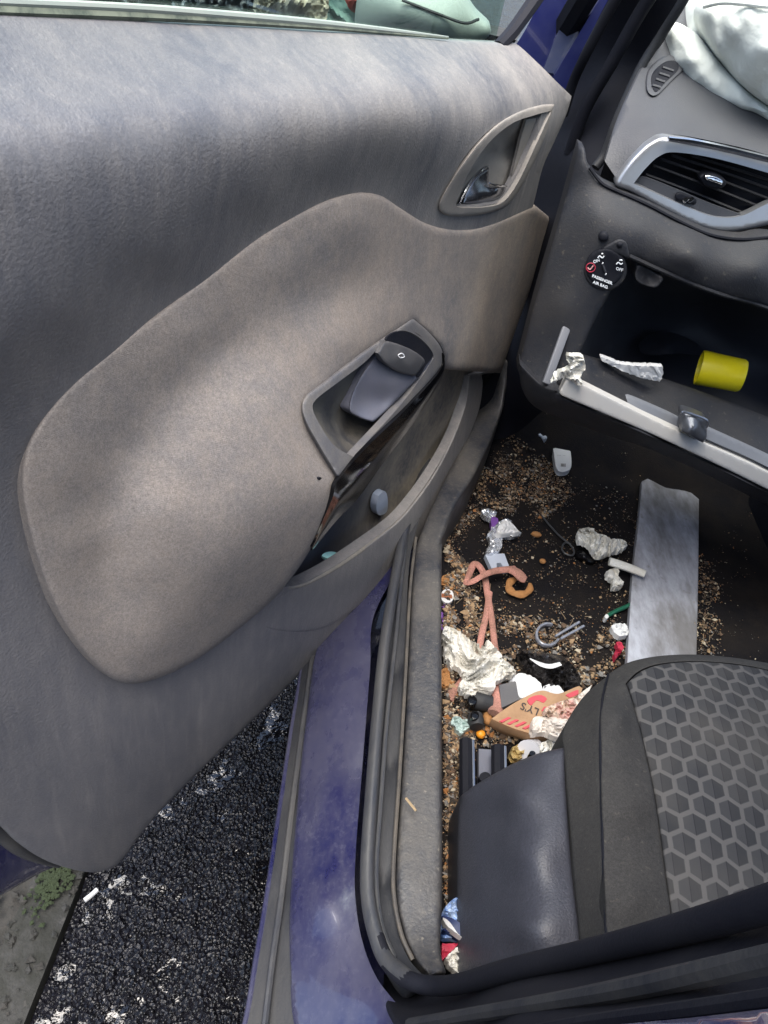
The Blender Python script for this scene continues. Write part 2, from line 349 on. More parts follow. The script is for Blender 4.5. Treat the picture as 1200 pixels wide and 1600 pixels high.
m_navyprint = M('navy_print', (.01, .02, .08, 1), .4)
m_plate = M('scuffed_grey_plate', (.36, .37, .42, 1), .55, 0, dust=(.07, .06, .05, 1), damt=.75, dscale=9, dcon=.18, bump=.15, bscale=300, streak=(1, .35, 1), spots=(.12, .11, .10, 1), samt=.5, sscale=50)
m_metal = M('seat_rail_metal', (.42, .44, .5, 1), .3, .9, dust=(.1, .09, .08, 1), damt=.3, dscale=30)
m_seatpl = M('seat_side_plastic', (.034, .036, .048, 1), .46, grain=.2, dust=(.055, .057, .07, 1), damt=.3, dscale=10, bump=.6, bscale=520)
m_seatdark = M('seat_bolster_cloth', (.030, .030, .031, 1), .9, grain=.2, dust=(.062, .059, .055, 1), damt=.5, dscale=8, bump=.4, bscale=900, spec=.2, spots=(.15, .13, .11, 1), samt=.25, sscale=150)
def hexmat():
    m = M('hexagon_seat_cloth', (.1, .1, .1, 1), .85, bump=.4, bscale=900, spec=.2); t = m.node_tree; N = t.nodes; L = t.links; b = N['Principled BSDF']
    tc = N.new('ShaderNodeTexCoord'); mp = N.new('ShaderNodeMapping'); mp.inputs['Scale'].default_value = (1/.0228, 1/.0228, 0); mp.inputs['Rotation'].default_value = (0, 0, math.radians(4)); L.new(tc.outputs['Object'], mp.inputs[0])
    nz_ = N.new('ShaderNodeTexNoise'); nz_.inputs['Scale'].default_value = 60; L.new(tc.outputs['Object'], nz_.inputs['Vector'])
    def vm(op, a_, b_=None):
        n = N.new('ShaderNodeVectorMath'); n.operation = op
        for i, q in enumerate((a_, b_)):
            if q is None: continue
            if isinstance(q, tuple): n.inputs[i].default_value = q
            else: L.new(q, n.inputs[i])
        return n
    def ma(op, a_, b_=None, c_=None):
        n = N.new('ShaderNodeMath'); n.operation = op
        for i, q in enumerate((a_, b_, c_)):
            if q is None: continue
            if isinstance(q, (int, float)): n.inputs[i].default_value = q
            else: L.new(q, n.inputs[i])
        return n.outputs[0]
    p = vm('ADD', mp.outputs[0], (100, 173.2, 0)).outputs[0]; R3 = (1, 1.7320508, 1); Hh = (.5, .8660254, 0)
    a1 = vm('SUBTRACT', vm('MODULO', p, R3).outputs[0], Hh).outputs[0]
    b1 = vm('SUBTRACT', vm('MODULO', vm('SUBTRACT', p, Hh).outputs[0], R3).outputs[0], Hh).outputs[0]
    la = vm('LENGTH', a1).outputs['Value']; lb = vm('LENGTH', b1).outputs['Value']; sel = ma('LESS_THAN', la, lb)
    mx = N.new('ShaderNodeMix'); mx.data_type = 'VECTOR'; L.new(sel, mx.inputs[0]); L.new(b1, mx.inputs[4]); L.new(a1, mx.inputs[5]); g = mx.outputs[1]
    ab = vm('ABSOLUTE', g).outputs[0]; sx = N.new('ShaderNodeSeparateXYZ'); L.new(ab, sx.inputs[0]); sg = N.new('ShaderNodeSeparateXYZ'); L.new(g, sg.inputs[0])
    hd = ma('MAXIMUM', sx.outputs[0], ma('ADD', ma('MULTIPLY', sx.outputs[0], .5), ma('MULTIPLY', sx.outputs[1], .8660254)))
    hd = ma('ADD', hd, ma('MULTIPLY', ma('SUBTRACT', nz_.outputs[0], .5), .04))
    e_ = N.new('ShaderNodeMapRange'); e_.inputs[1].default_value = .385; e_.inputs[2].default_value = .425; L.new(hd, e_.inputs[0])
    half = ma('GREATER_THAN', sg.outputs[0], 0)
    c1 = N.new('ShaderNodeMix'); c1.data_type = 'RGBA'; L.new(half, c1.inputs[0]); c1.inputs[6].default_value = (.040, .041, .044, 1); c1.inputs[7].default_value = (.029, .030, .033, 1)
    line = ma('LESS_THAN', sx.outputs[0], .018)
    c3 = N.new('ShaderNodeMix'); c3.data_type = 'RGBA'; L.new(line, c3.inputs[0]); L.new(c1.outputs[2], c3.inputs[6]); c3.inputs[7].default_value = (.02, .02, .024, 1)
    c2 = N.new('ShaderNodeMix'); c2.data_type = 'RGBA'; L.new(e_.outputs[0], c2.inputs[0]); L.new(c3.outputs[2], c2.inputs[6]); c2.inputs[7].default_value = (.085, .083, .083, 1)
    dn = N.new('ShaderNodeTexNoise'); dn.inputs['Scale'].default_value = 9; dn.inputs['Detail'].default_value = 6; L.new(tc.outputs['Object'], dn.inputs['Vector'])
    dr = N.new('ShaderNodeMapRange'); dr.inputs[1].default_value = .4; dr.inputs[2].default_value = .7; dr.inputs[4].default_value = .35; L.new(dn.outputs[0], dr.inputs[0])
    c4 = N.new('ShaderNodeMix'); c4.data_type = 'RGBA'; L.new(dr.outputs[0], c4.inputs[0]); L.new(c2.outputs[2], c4.inputs[6]); c4.inputs[7].default_value = (.12, .11, .095, 1)
    L.new(c4.outputs[2], b.inputs['Base Color'])
    bu = N.new('ShaderNodeBump'); bu.inputs['Strength'].default_value = .35; bu.inputs['Distance'].default_value = .001; L.new(e_.outputs[0], bu.inputs['Height']); 
    old = b.inputs['Normal'].links[0].from_socket; L.new(old, bu.inputs['Normal']); L.new(bu.outputs[0], b.inputs['Normal'])
    return m
m_hex = hexmat()
m_carpet = M('black_carpet', (.006, .006, .008, 1), .95, dust=(.020, .016, .013, 1), damt=.5, dscale=14, dcon=.25, bump=1, bscale=500, spec=.1)
m_glass = glassy('door_glass', (.80, .90, .86, 1), .05); m_screen = glassy('windscreen_glass', (.9, .95, .93, 1), .02)

# ================================================================== the ground
def ground_mat():
    m = M('wet_asphalt', (.005, .005, .007, 1), .35, dust=(.008, .008, .011, 1), damt=.7, dscale=60, dcon=.3, spec=.35, coat=.0)
    t = m.node_tree; N = t.nodes; L = t.links; b = N['Principled BSDF']; tc = N.new('ShaderNodeTexCoord')
    v = N.new('ShaderNodeTexVoronoi'); v.inputs['Scale'].default_value = 170; v.inputs['Randomness'].default_value = 1; L.new(tc.outputs['Object'], v.inputs['Vector'])
    n = N.new('ShaderNodeTexNoise'); n.inputs['Scale'].default_value = 160; n.inputs['Detail'].default_value = 5; L.new(tc.outputs['Object'], n.inputs['Vector'])
    ad = N.new('ShaderNodeMath'); ad.operation = 'MULTIPLY_ADD'; L.new(n.outputs[0], ad.inputs[0]); ad.inputs[1].default_value = .7; L.new(v.outputs['Distance'], ad.inputs[2])
    bu = N.new('ShaderNodeBump'); bu.inputs['Strength'].default_value = .9; bu.inputs['Distance'].default_value = .006; L.new(ad.outputs[0], bu.inputs['Height']); L.new(bu.outputs[0], b.inputs['Normal'])
    w_ = N.new('ShaderNodeTexNoise'); w_.inputs['Scale'].default_value = 7; w_.inputs['Detail'].default_value = 3; L.new(tc.outputs['Object'], w_.inputs['Vector'])
    r = N.new('ShaderNodeMapRange'); r.inputs[1].default_value = .45; r.inputs[2].default_value = .6; r.inputs[3].default_value = .2; r.inputs[4].default_value = .05; L.new(w_.outputs[0], r.inputs[0]); L.new(r.outputs[0], b.inputs['Roughness'])
    return m
m_asph = ground_mat()
m_conc = M('dirty_concrete', (.022, .022, .021, 1), .8, dust=(.014, .015, .012, 1), damt=.8, dscale=22, dcon=.2, bump=1, bscale=160, spots=(.08, .075, .07, 1), samt=.4, sscale=45)
m_soil = M('gritty_verge_soil', (.014, .014, .012, 1), .85, dust=(.032, .030, .027, 1), damt=.7, dscale=40, dcon=.2, bump=1, bscale=80)
def grid(name, x0, x1, y0, y1, d, hf, mat, **k):
    xs = np.arange(x0, x1+d/2, d); ys = np.arange(y0, y1+d/2, d); V = [(x, y, hf(x, y)) for y in ys for x in xs]; n = len(xs)
    Fc = [(j*n+i, j*n+i+1, (j+1)*n+i+1, (j+1)*n+i) for j in range(len(ys)-1) for i in range(n-1)]
    return mesh(name, V, Fc, mat, None, **k)
mesh('ground', [(-400, -400, -.02), (400, -400, -.02), (400, 400, -.02), (-400, 400, -.02)], [(0, 1, 2, 3)], m_asph, kind='structure', smooth=False)
# the near road surface: stones standing out of a thin film of water
def hf(x, y):
    v = Vector((x*120, y*120, 0)); q = mnoise.voronoi(v)[0][0]
    return -.0045*math.exp(-((x+.085)**2+(y+1.01)**2)/.0014) + .0028*(1-min(1, q*1.3)) + .009*mnoise.noise(Vector((x*17, y*17, 2))) + .0045*mnoise.noise(Vector((x*50, y*50, 5)))
grid('road', -.235, .16, -1.3, .0, .0022, hf, m_asph, kind='structure')
m_puddle = M('puddle_water', (.004, .004, .005, 1), .04, spec=.8, bump=.5, bscale=60, big=.6, bigscale=22)
pw = mesh('puddle', [(-.235, -1.35, -.0022), (.30, -1.35, -.0022), (.30, -.2, -.0022), (-.235, -.2, -.0022)], [(0, 1, 2, 3)], m_puddle, kind='structure', smooth=False)
m_stone = M('wet_dark_stone', (.005, .005, .006, 1), .12, dust=(.010, .010, .012, 1), damt=.7, dscale=120, spec=.35)
m_stone2 = M('damp_grey_stone', (.02, .0195, .02, 1), .35, dust=(.009, .012, .014, 1), damt=.6, dscale=150, spec=.6)
n = 9000; X_ = rng.uniform(-.232, .12, n); Y_ = rng.uniform(-1.25, -.25, n)
blobs_q = [(X_, Y_, n)]
def kf(x, y): return .012+.002*mnoise.noise(Vector((x*60, y*60, 1)))+.004*mnoise.noise(Vector((x*14, y*14, 3)))
mesh('kerb', *(lambda V: (V, [(0, 1, 2, 3), (1, 5, 6, 2), (4, 5, 1, 0), (2, 6, 7, 3)]))([(-.30, -3, .014), (-.235, -3, .012), (-.248, 3, .012), (-.31, 3, .014), (-.30, -3, -.03), (-.235, -3, -.03), (-.248, 3, -.03), (-.31, 3, -.03)]), m_conc, kind='structure', smooth=False)
grid('verge', -.75, -.296, -1.4, -.2, .007, lambda x, y: .006+.010*mnoise.noise(Vector((x*30, y*30, 8)))+.005*mnoise.noise(Vector((x*90, y*90, 4))), m_soil, kind='structure')
# loose stones and moss along the verge
def blobs(name, pts, mats, mi_, **k):
    V = []; Fc = []; I = []
    base = np.array([(1, 0, 0), (-1, 0, 0), (0, 1, 0), (0, -1, 0), (0, 0, 1), (0, 0, -1)], float); fc = [(0, 2, 4), (2, 1, 4), (1, 3, 4), (3, 0, 4), (2, 0, 5), (1, 2, 5), (3, 1, 5), (0, 3, 5)]
    for (p, s, q) in zip(pts, mi_[1], mi_[0]):
        Rm = np.linalg.qr(rng.normal(size=(3, 3)))[0]; b_ = base*s*rng.uniform(.6, 1.3, (6, 3)); v = b_ @ Rm; v[:, 2] *= .6; o = len(V)
        V += list(v+p); Fc += [tuple(o+i for i in f_) for f_ in fc]; I += [q]*8
    return mesh(name, V, Fc, None, None, smooth=False, mats=mats, mi=I, **k)
X_, Y_, n = blobs_q[0]; P = np.stack([X_, Y_, [hf(a_, b_)+.0008 for a_, b_ in zip(X_, Y_)]], 1)
blobs('road_grit', P, [m_stone, m_stone2], (rng.choice(2, n, p=[.8, .2]), (.0010+.0030*rng.random(n)**2.5)[:, None]*np.ones(3)), kind='stuff', label='wet dark road grit under the open door', category='grit').data.polygons.foreach_set('use_smooth', [True]*(n*8))
n = 900; P = np.stack([rng.uniform(-.7, -.24, n), rng.uniform(-1.3, -.6, n), np.full(n, .016)], 1)
blobs('gravel', P, [m_conc, m_soil], (rng.choice(2, n, p=[.5, .5]), rng.uniform(.002, .008, n)[:, None]*np.array([1, 1, .7])), kind='stuff', label='loose grey grit on the verge beside the kerb', category='grit')
m_moss = M('moss', (.012, .02, .006, 1), .9, dust=(.02, .03, .01, 1), damt=.6, dscale=60)
n = 260; P = np.stack([rng.normal(-.275, .011, n), rng.normal(-.865, .02, n), np.full(n, .02)], 1)
blobs('moss', P, [m_moss], (np.zeros(n, int), rng.uniform(.002, .005, n)[:, None]*np.ones(3)), kind='stuff', label='green moss clump at the kerb below the door', category='moss')
tube('cigarette_butt', FZ(np.array([132, 142, 152]), np.array([1407, 1399, 1390]), .012), .0035, m_white, seg=8, label='white cigarette butt lying on wet asphalt below the door corner', category='cigarette butt')

# ================================================================== the car
car = empty('car', (.6, -.6, 0), label='navy blue car with its left front door open and rubbish in the footwell', category='car')
D_ = empty('front_door', tuple(DP), car)
# ---- door: main skin
TR_OUT = [(-70, 20, .060, 'c'), (0, 22, .057), (170, 30, .055), (300, 38, .053), (500, 50, .050), (600, 55, .049), (700, 64, .050), (788, 68, .052, 'c'),
          (806, 68, .056), (840, 98, .092), (870, 128, .122), (893, 150, .135, 'c'), (886, 176, .137), (866, 222, .139), (848, 262, .140), (834, 318, .142, 'c'),
          (800, 450, .15), (772, 583, .143, 'c'), (752, 586, .143), (751, 604, .144), (744, 645, .147), (716, 712, .151), (682, 786, .154), (642, 852, .156), (600, 905, .157), (525, 992, .154),
          (450, 1072, .151), (380, 1140, .146), (305, 1212, .136), (235, 1285, .122), (190, 1345, .109), (165, 1360, .106), (130, 1362, .103), (75, 1346, .090), (32, 1320, .082), (0, 1290, .078), (-70, 1220, .072, 'c')]
TR_CT = [(-70, 130, .089), (0, 125, .087), (150, 118, .087), (300, 108, .086), (450, 100, .084), (600, 92, .082), (700, 98, .084), (780, 110, .092), (835, 135, .112),
         (-70, 250, .117), (0, 230, .117), (150, 200, .1175), (300, 178, .118), (450, 158, .119), (600, 144, .1205), (700, 140, .122), (780, 150, .127), (850, 163, .134),
         (0, 330, .1205), (150, 290, .121), (300, 245, .121), (450, 205, .122), (0, 430, .122), (150, 375, .1225), (300, 315, .123), (430, 262, .1235), (540, 215, .125), (620, 185, .126), (700, 190, .1295), (760, 190, .132),
         (0, 640, .100), (100, 570, .101), (250, 450, .104), (400, 350, .108), (500, 296, .110), (600, 270, .114), (680, 305, .120), (760, 345, .130),
         (0, 540, .121), (100, 485, .1215), (250, 395, .122), (400, 310, .1225), (500, 258, .123), (580, 222, .125),
         (0, 750, .088), (10, 900, .089), (50, 950, .091), (0, 1100, .090), (100, 1080, .100), (60, 1220, .094), (140, 1200, .110), (200, 1110, .118), (300, 1075, .128), (400, 1010, .139),
         (230, 1190, .125), (330, 1130, .137), (130, 1300, .104), (480, 960, .148), (560, 900, .154), (640, 810, .152), (700, 700, .149), (735, 620, .145)]
INS_O = [(865, 345, .1455, 'c'), (862, 364, .147), (822, 470, .155), (782, 583, .163, 'c'), (735, 580, .158), (695, 577, .152, 'c'), (690, 548, .151), (684, 538, .150), (667, 520, .1455), (645, 503, .1405, 'c'), (604, 529, .1415), (560, 560, .1425), (508, 602, .1465), (482, 621, .149), (476, 638, .152), (483, 662, .155), (503, 699, .163), (520, 729, .170), (527, 745, .1755, 'c'), (520, 785, .176), (490, 850, .171), (440, 922, .163), (370, 985, .153), (300, 1035, .143),
         (240, 1062, .133), (200, 1068, .127), (168, 1056, .121), (130, 1018, .114), (90, 955, .107), (60, 880, .101), (40, 805, .098), (33, 750, .097), (41, 700, .097), (70, 648, .098), (120, 592, .100), (200, 524, .103), (290, 456, .106),
         (400, 372, .1095), (480, 325, .112), (545, 302, .115), (590, 304, .118), (625, 325, .121), (665, 349, .124), (710, 359, .128), (760, 352, .134), (834, 319, .1435, 'c')]
INS_C = [(545, 340, .121), (640, 385, .126), (760, 405, .139), (835, 385, .146), (430, 420, .117), (480, 470, .1185), (560, 450, .1245), (700, 450, .136), (800, 470, .151), (300, 520, .1125), (380, 490, .1145),
           (240, 570, .109), (150, 660, .105), (350, 545, .1125), (290, 610, .1125), (100, 740, .1045), (125, 850, .1075), (155, 930, .1125), (80, 800, .102), (215, 700, .109), (170, 790, .108), (165, 870, .111), (205, 930, .124),
         (350, 640, .133), (440, 590, .139), (540, 535, .1405), (620, 490, .1385), (280, 720, .129), (235, 800, .130), (225, 890, .131), (320, 760, .143), (300, 860, .148), (410, 690, .152), (380, 790, .158), (340, 880, .156), (455, 690, .158), (460, 800, .169), (420, 880, .164), (300, 960, .148), (240, 1010, .136), (700, 520, .147), (740, 540, .155)]
shrink = lambda O, k, c: [(c[0]+(p[0]-c[0])*k, c[1]+(p[1]-c[1])*k) + ((0, 'c') if len(p) > 3 else (0,)) for p in O]
ins_hole = [(858, 350, 0), (815, 470, 0), (785, 578, 0), (690, 560, 0), (600, 690, 0), (520, 745, 0), (514, 782, 0), (484, 845, 0), (436, 915, 0), (366, 977, 0), (298, 1026, 0), (240, 1052, 0), (203, 1058, 0), (175, 1048, 0), (139, 1012, 0), (99, 952, 0), (70, 876, 0), (50, 805, 0), (43, 750, 0),
            (51, 704, 0), (79, 656, 0), (128, 600, 0), (207, 532, 0), (296, 464, 0), (406, 380, 0), (484, 334, 0), (546, 311, 0), (588, 312, 0), (622, 333, 0), (663, 357, 0), (710, 367, 0), (762, 360, 0), (830, 330, 0)]
pk_hole = [(733, 590, 0, 'c'), (727, 628, 0), (708, 682, 0), (680, 734, 0), (650, 778, 0), (618, 815, 0), (570, 852, 0), (520, 886, 0), (475, 910, 0), (450, 916, 0, 'c'), (470, 870, 0), (505, 800, 0), (560, 730, 0), (640, 640, 0), (690, 590, 0, 'c')]
pk_all = ins_hole[:3]+[(770, 590, 0)]
h_hole = [(846, 176, 0, 'c'), (820, 176, 0), (780, 192, 0), (745, 222, 0), (715, 262, 0), (700, 300, 0), (697, 322, 0), (715, 326, 0), (760, 320, 0), (790, 312, 0), (808, 285, 0), (835, 225, 0)]
trS = TPS([p[:3] for p in TR_OUT]+TR_CT, .6); inS = TPS([p[:3] for p in INS_O]+INS_C, .02)
def hole_union():
    # one opening for the cloth insert and the pocket below the grip
    a_ = ins_hole[3:]+ins_hole[:3]
    return a_
hu = [(858, 350, 0, 'c'), (815, 470, 0), (775, 575, 0, 'c'), (733, 589, 0, 'c'), (727, 628, 0), (708, 682, 0), (680, 734, 0), (650, 778, 0), (618, 815, 0), (570, 852, 0), (520, 886, 0), (475, 910, 0), (450, 916, 0, 'c'), (434, 917, 0, 'c')] + [p for p in ins_hole[9:]]
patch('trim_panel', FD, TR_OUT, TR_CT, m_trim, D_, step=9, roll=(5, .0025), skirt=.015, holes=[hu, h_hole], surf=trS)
patch('cloth_insert', FD, INS_O, INS_C, m_cloth, D_, step=8, roll=(9, .005), skirt=.008, surf=inS)
# the pocket's rim: a rounded lip along its mouth
rimp = [(734, 588), (728, 630), (709, 684), (681, 736), (651, 780), (619, 817), (571, 854), (521, 888), (476, 912), (450, 918)]
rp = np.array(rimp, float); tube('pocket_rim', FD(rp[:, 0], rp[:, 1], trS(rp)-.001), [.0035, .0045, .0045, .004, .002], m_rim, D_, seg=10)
# front side of the pocket with its dusty lip
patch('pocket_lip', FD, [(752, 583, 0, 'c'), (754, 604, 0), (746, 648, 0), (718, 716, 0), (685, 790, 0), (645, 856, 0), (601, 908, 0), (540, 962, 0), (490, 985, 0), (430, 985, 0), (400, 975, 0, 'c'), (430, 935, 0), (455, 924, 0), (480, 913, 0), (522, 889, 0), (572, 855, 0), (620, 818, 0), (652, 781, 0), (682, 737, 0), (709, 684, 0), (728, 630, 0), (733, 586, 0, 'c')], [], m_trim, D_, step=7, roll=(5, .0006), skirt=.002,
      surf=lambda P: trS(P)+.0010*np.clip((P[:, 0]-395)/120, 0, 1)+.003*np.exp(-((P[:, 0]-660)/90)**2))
patch('door_pocket', FD, [(740, 576, .132, 'c'), (742, 600, .134), (735, 635, .135), (705, 700, .133), (660, 775, .13), (625, 822, .127), (570, 868, .124), (520, 905, .122), (450, 928, .122, 'c'), (470, 850, .120), (520, 770, .122), (600, 660, .128), (680, 570, .134, 'c')],
      [(700, 620, .128), (660, 680, .120), (620, 740, .112), (570, 800, .104), (520, 850, .108), (690, 700, .126)], m_pocket, D_, step=8, skirt=.01)
patch('pocket_paper', FD, [(592, 775, .118), (602, 768, .119), (606, 782, .119), (604, 800, .117), (592, 805, .116), (588, 792, .117)], [], m_palecard, None, step=4, thick=.001, nz=crumple(.0008, 8, 3), label='crumpled pale blue paper scrap lying in the door pocket', category='paper scrap')
disc('coin_sticker', 526, 874, 13, 7, -8, FD, .131, .0015, M('mint_plastic', (.35, .68, .70, 1), .4), None, n=20, label='round mint coloured disc in the bottom of the door pocket', category='disc')
# ---- armrest grip
BZ = TPS([(645, 498, .1415), (690, 545, .1515), (692, 560, .153), (527, 748, .1785), (472, 635, .1535), (600, 520, .1425), (540, 575, .1475), (600, 660, .165)])
patch('armrest_bezel', FD, [(645, 497, 0, 'c'), (668, 517, 0), (686, 538, 0), (692, 556, 0), (686, 578, 0), (640, 632, 0), (580, 690, 0), (528, 748, 0, 'c'), (516, 728, 0), (498, 698, 0), (478, 662, 0), (471, 637, 0), (478, 618, 0), (505, 598, 0), (560, 556, 0), (605, 524, 0)], [], m_bezel, D_, step=5,
      roll=(5, .003), skirt=.008, surf=BZ, holes=[[(622, 517, 0), (650, 524, 0), (676, 551, 0), (670, 572, 0), (627, 631, 0), (552, 714, 0, 'c'), (522, 696, 0), (500, 664, 0), (489, 640, 0), (494, 624, 0), (530, 596, 0), (572, 564, 0), (598, 535, 0)]])
patch('armrest_cup', FD, [(619, 514, .138), (652, 521, .146), (680, 551, .149), (674, 574, .149), (630, 636, .157), (554, 719, .169, 'c'), (517, 696, .160), (496, 666, .152), (485, 640, .147), (490, 621, .144), (528, 592, .139), (568, 560, .1365), (594, 532, .136)],
      [(510, 635, .134), (540, 610, .131), (565, 585, .130), (520, 660, .132), (550, 650, .128), (540, 685, .140), (570, 670, .139), (600, 640, .146), (590, 600, .139), (610, 560, .134), (600, 570, .134)], m_cup, D_, step=4, skirt=.004)
m_switch = M('dark_switch_plastic', (.05, .052, .06, 1), .35, dust=(.12, .115, .11, 1), damt=.4, dscale=40, bump=.15, bscale=600)
patch('switch_block', FD, [(584, 557, .1405, 'c'), (600, 532, .1405), (622, 519, .142), (650, 526, .147), (676, 552, .1515), (668, 574, .154), (640, 604, .158), (605, 640, .1575), (583, 660, .1565, 'c'), (560, 652, .146), (545, 638, .1395), (556, 600, .138)],
      [(590, 600, .1475), (620, 580, .1525), (640, 560, .151), (570, 625, .143), (600, 630, .152), (620, 600, .156)], m_cupblue, D_, step=4, roll=(4, .002), skirt=.012)
patch('window_switch', FD, [(590, 552, .1505, 'c'), (598, 538, .1495), (607, 534, .150), (640, 545, .1545), (663, 562, .1575), (658, 575, .1585), (648, 588, .1595, 'c'), (620, 580, .157), (600, 566, .1535)], [(625, 560, .1575), (640, 570, .160)], m_switch, D_, step=3, roll=(3, .0015), skirt=.006)
patch('switch_socket', FD, [(603, 531, .1455), (622, 518, .1445), (650, 526, .149), (676, 552, .153), (666, 570, .1545), (652, 590, .157), (645, 560, .152), (625, 545, .148)], [], m_black, D_, step=4, skirt=.002)
wsS = lambda P: TPS([(590, 552, .1535), (598, 538, .1525), (663, 562, .1595), (648, 588, .1625), (625, 560, .1595), (640, 570, .1625)])(P)
m_print = M('white_print', (.75, .77, .8, 1), .5)
m_glyph = m_print
gl = [((621, 556), (629, 553)), ((629, 553), (636, 559)), ((621, 556), (628, 562)), ((628, 562), (636, 559)), ((626, 554), (629, 560))]
for q in gl[:1]:
    G = []
    for (p0, p1) in gl: G += [p0, p1]
gg = np.array([(622, 555), (628, 552), (632, 557), (626, 559)], float); tube('switch_symbol', FD(gg[:, 0], gg[:, 1], wsS(gg)), .0005, m_print, D_, seg=5, closed=True, n=3)
# gloss strip under the grip
up_ = [(693, 552, .1535), (688, 578, .156), (640, 634, .1655), (580, 692, .1735), (530, 748, .179), (518, 782, .178), (486, 853, .170)]
lo_ = [(693, 562, .148), (690, 592, .146), (650, 655, .152), (600, 722, .158), (560, 778, .161), (527, 812, .163), (488, 860, .166)]
mid = [((a_[0]*.5+b_[0]*.5)+2, a_[1]*.5+b_[1]*.5, (a_[2]+b_[2])/2+.003) for a_, b_ in zip(up_, lo_)]
R_ = [FD(*np.array(r, float).T) for r in (up_, mid, lo_)]
loft('grip_strip', R_, m_gloss, D_, n=8, m=5, thick=.004, back=-DN)
# ---- inner handle
hS = lambda d: (lambda P: trS(P)+d)
patch('handle_bezel', FD, [(866, 163, 0, 'c'), (846, 164, 0), (815, 173, 0), (780, 192, 0), (748, 222, 0), (718, 262, 0), (694, 300, 0), (685, 322, 0), (692, 334, 0), (712, 338, 0), (752, 335, 0), (785, 325, 0), (806, 305, 0), (830, 262, 0), (852, 212, 0)], [], m_handle, D_, step=4, roll=(4, .003), skirt=.006, surf=hS(.003),
      holes=[[(862, 173, 0, 'c'), (835, 180, 0), (800, 193, 0), (765, 222, 0), (735, 265, 0), (718, 305, 0), (713, 322, 0), (735, 325, 0), (770, 322, 0), (790, 312, 0), (812, 280, 0), (838, 225, 0)]])
patch('handle_recess', FD, [(866, 170, .130, 'c'), (835, 176, .125), (798, 189, .118), (762, 219, .113), (731, 262, .109), (714, 303, .108), (708, 326, .108), (735, 329, .113), (772, 326, .119), (794, 315, .124), (816, 282, .129), (842, 226, .133)],
      [(770, 240, .104), (760, 280, .108), (790, 220, .109), (800, 260, .121), (820, 210, .123), (784, 300, .121), (778, 260, .110)], m_handle, D_, step=4, skirt=.002)
patch('handle_lever', FD, [(764, 262, .116, 'c'), (766, 290, .122), (791, 289, .128, 'c'), (790, 298, .129), (776, 312, .128), (757, 318, .125), (722, 319, .117, 'c'), (728, 300, .115), (744, 276, .114)], [(755, 300, .124), (745, 308, .1235), (775, 300, .130)], m_darkchrome, D_, step=3, roll=(3, .002), skirt=.004)
g_ = np.array([(718, 318, .1195), (726, 300, .119), (740, 279, .118), (752, 266, .118), (762, 260, .118)]); tube('lever_edge', FD(*g_.T), [.0012, .0022, .0022, .002, .001], m_chrome, D_, seg=8)
g_ = np.array([(765, 286, .124), (775, 289, .127), (785, 291, .129), (792, 291, .130)]); tube('lever_grip', FD(*g_.T), [.001, .0015, .0015, .001], m_chrome, D_, seg=8)
patch('handle_wing', FD, [(822, 186, .1285, 'c'), (848, 184, .132), (838, 212, .132), (812, 262, .130), (796, 285, .128, 'c'), (806, 245, .126), (814, 212, .1265)], [], m_handle, D_, step=4, roll=(3, .0015), skirt=.003)
# small screw hole in the cloth
disc('trim_pin', 500, 748, 3, 2.4, 0, FD, .1718, .0006, m_black, D_, n=12, step=2)
# ---- belt line, glass and frame
bl = np.array([(-80, -2, .056), (0, 3, .054), (180, 11, .052), (300, 19, .051), (500, 36, .049), (620, 49, .049), (700, 58, .053)])
tube('window_seal', FD(*bl.T), [.0024, .0024, .0026, .003, .0025, .001], M('pale_window_rubber', (.24, .28, .26, 1), .5, dust=(.3, .32, .29, 1), damt=.5, dscale=40), D_, seg=8)
bl2 = bl.copy(); bl2[:, 1] += [14, 14, 13, 11, 7, 4, 2]; bl2[:, 2] += .001; tube('belt_rubber', FD(*bl2.T), [.0028, .0028, .0026, .0022, .0018, .001], M('green_dirty_rubber', (.05, .065, .05, 1), .6, dust=(.16, .18, .14, 1), damt=.8, dscale=60, dcon=.2), D_, seg=6)
gz = lambda u: 1.0+.06*u
gp = [door(1.1, .046, 1.02), door(.10, .046, .97), door(.10, .046, 1.06), door(.30, .046, 1.26), door(.55, .046, 1.40), door(1.1, .046, 1.42)]
gp = gp+[p-DN*.004 for p in gp]; mesh('window_glass', gp, [(0, 1, 2, 3, 4, 5), (11, 10, 9, 8, 7, 6)]+[(i, i+6, (i+1) % 6+6, (i+1) % 6) for i in range(6)], m_glass, D_, smooth=False)
fr = np.array([(778, 74, .052), (800, 50, .050), (826, 14, .048), (850, -22, .046), (900, -100, .042)]); tube('window_frame', FD(*fr.T), [.009, .010, .011, .012, .013], m_black, D_, seg=8, ell=.9)
# outer shell, blue, with its folded edge seal
shell = [(.03, .97), (.03, .34), (.10, .25), (.5, .23), (.95, .24), (1.00, .30), (1.03, .45), (1.04, .7), (1.04, 1.0)]
Vs = []
for nn_ in (.062, .045, .0):
    Vs += [door(u_, nn_, z_) for u_, z_ in shell]
k9 = len(shell); mesh('door_shell', Vs, [tuple(range(k9))]+[tuple(range(2*k9, 3*k9))[::-1]]+[(l*k9+(i+1) % k9, l*k9+i, (l+1)*k9+i, (l+1)*k9+(i+1) % k9) for l in range(2) for i in range(k9)], m_blue, D_, smooth=False)
se = np.array([(-60, 1262, .066), (0, 1300, .068), (30, 1325, .072), (60, 1341, .078), (92, 1352, .084)]); tube('door_seal', FD(*se.T), [.008, .008, .007, .005, .003], m_rubber2, D_, seg=10)
patch('door_edge_panel', FD, [(-80, 1270, .058, 'c'), (0, 1300, .060), (50, 1336, .070), (92, 1352, .078, 'c'), (60, 1366, .066), (0, 1400, .056), (-80, 1440, .05, 'c')], [], m_blue, D_, step=10, roll=(10, .004), skirt=.02)
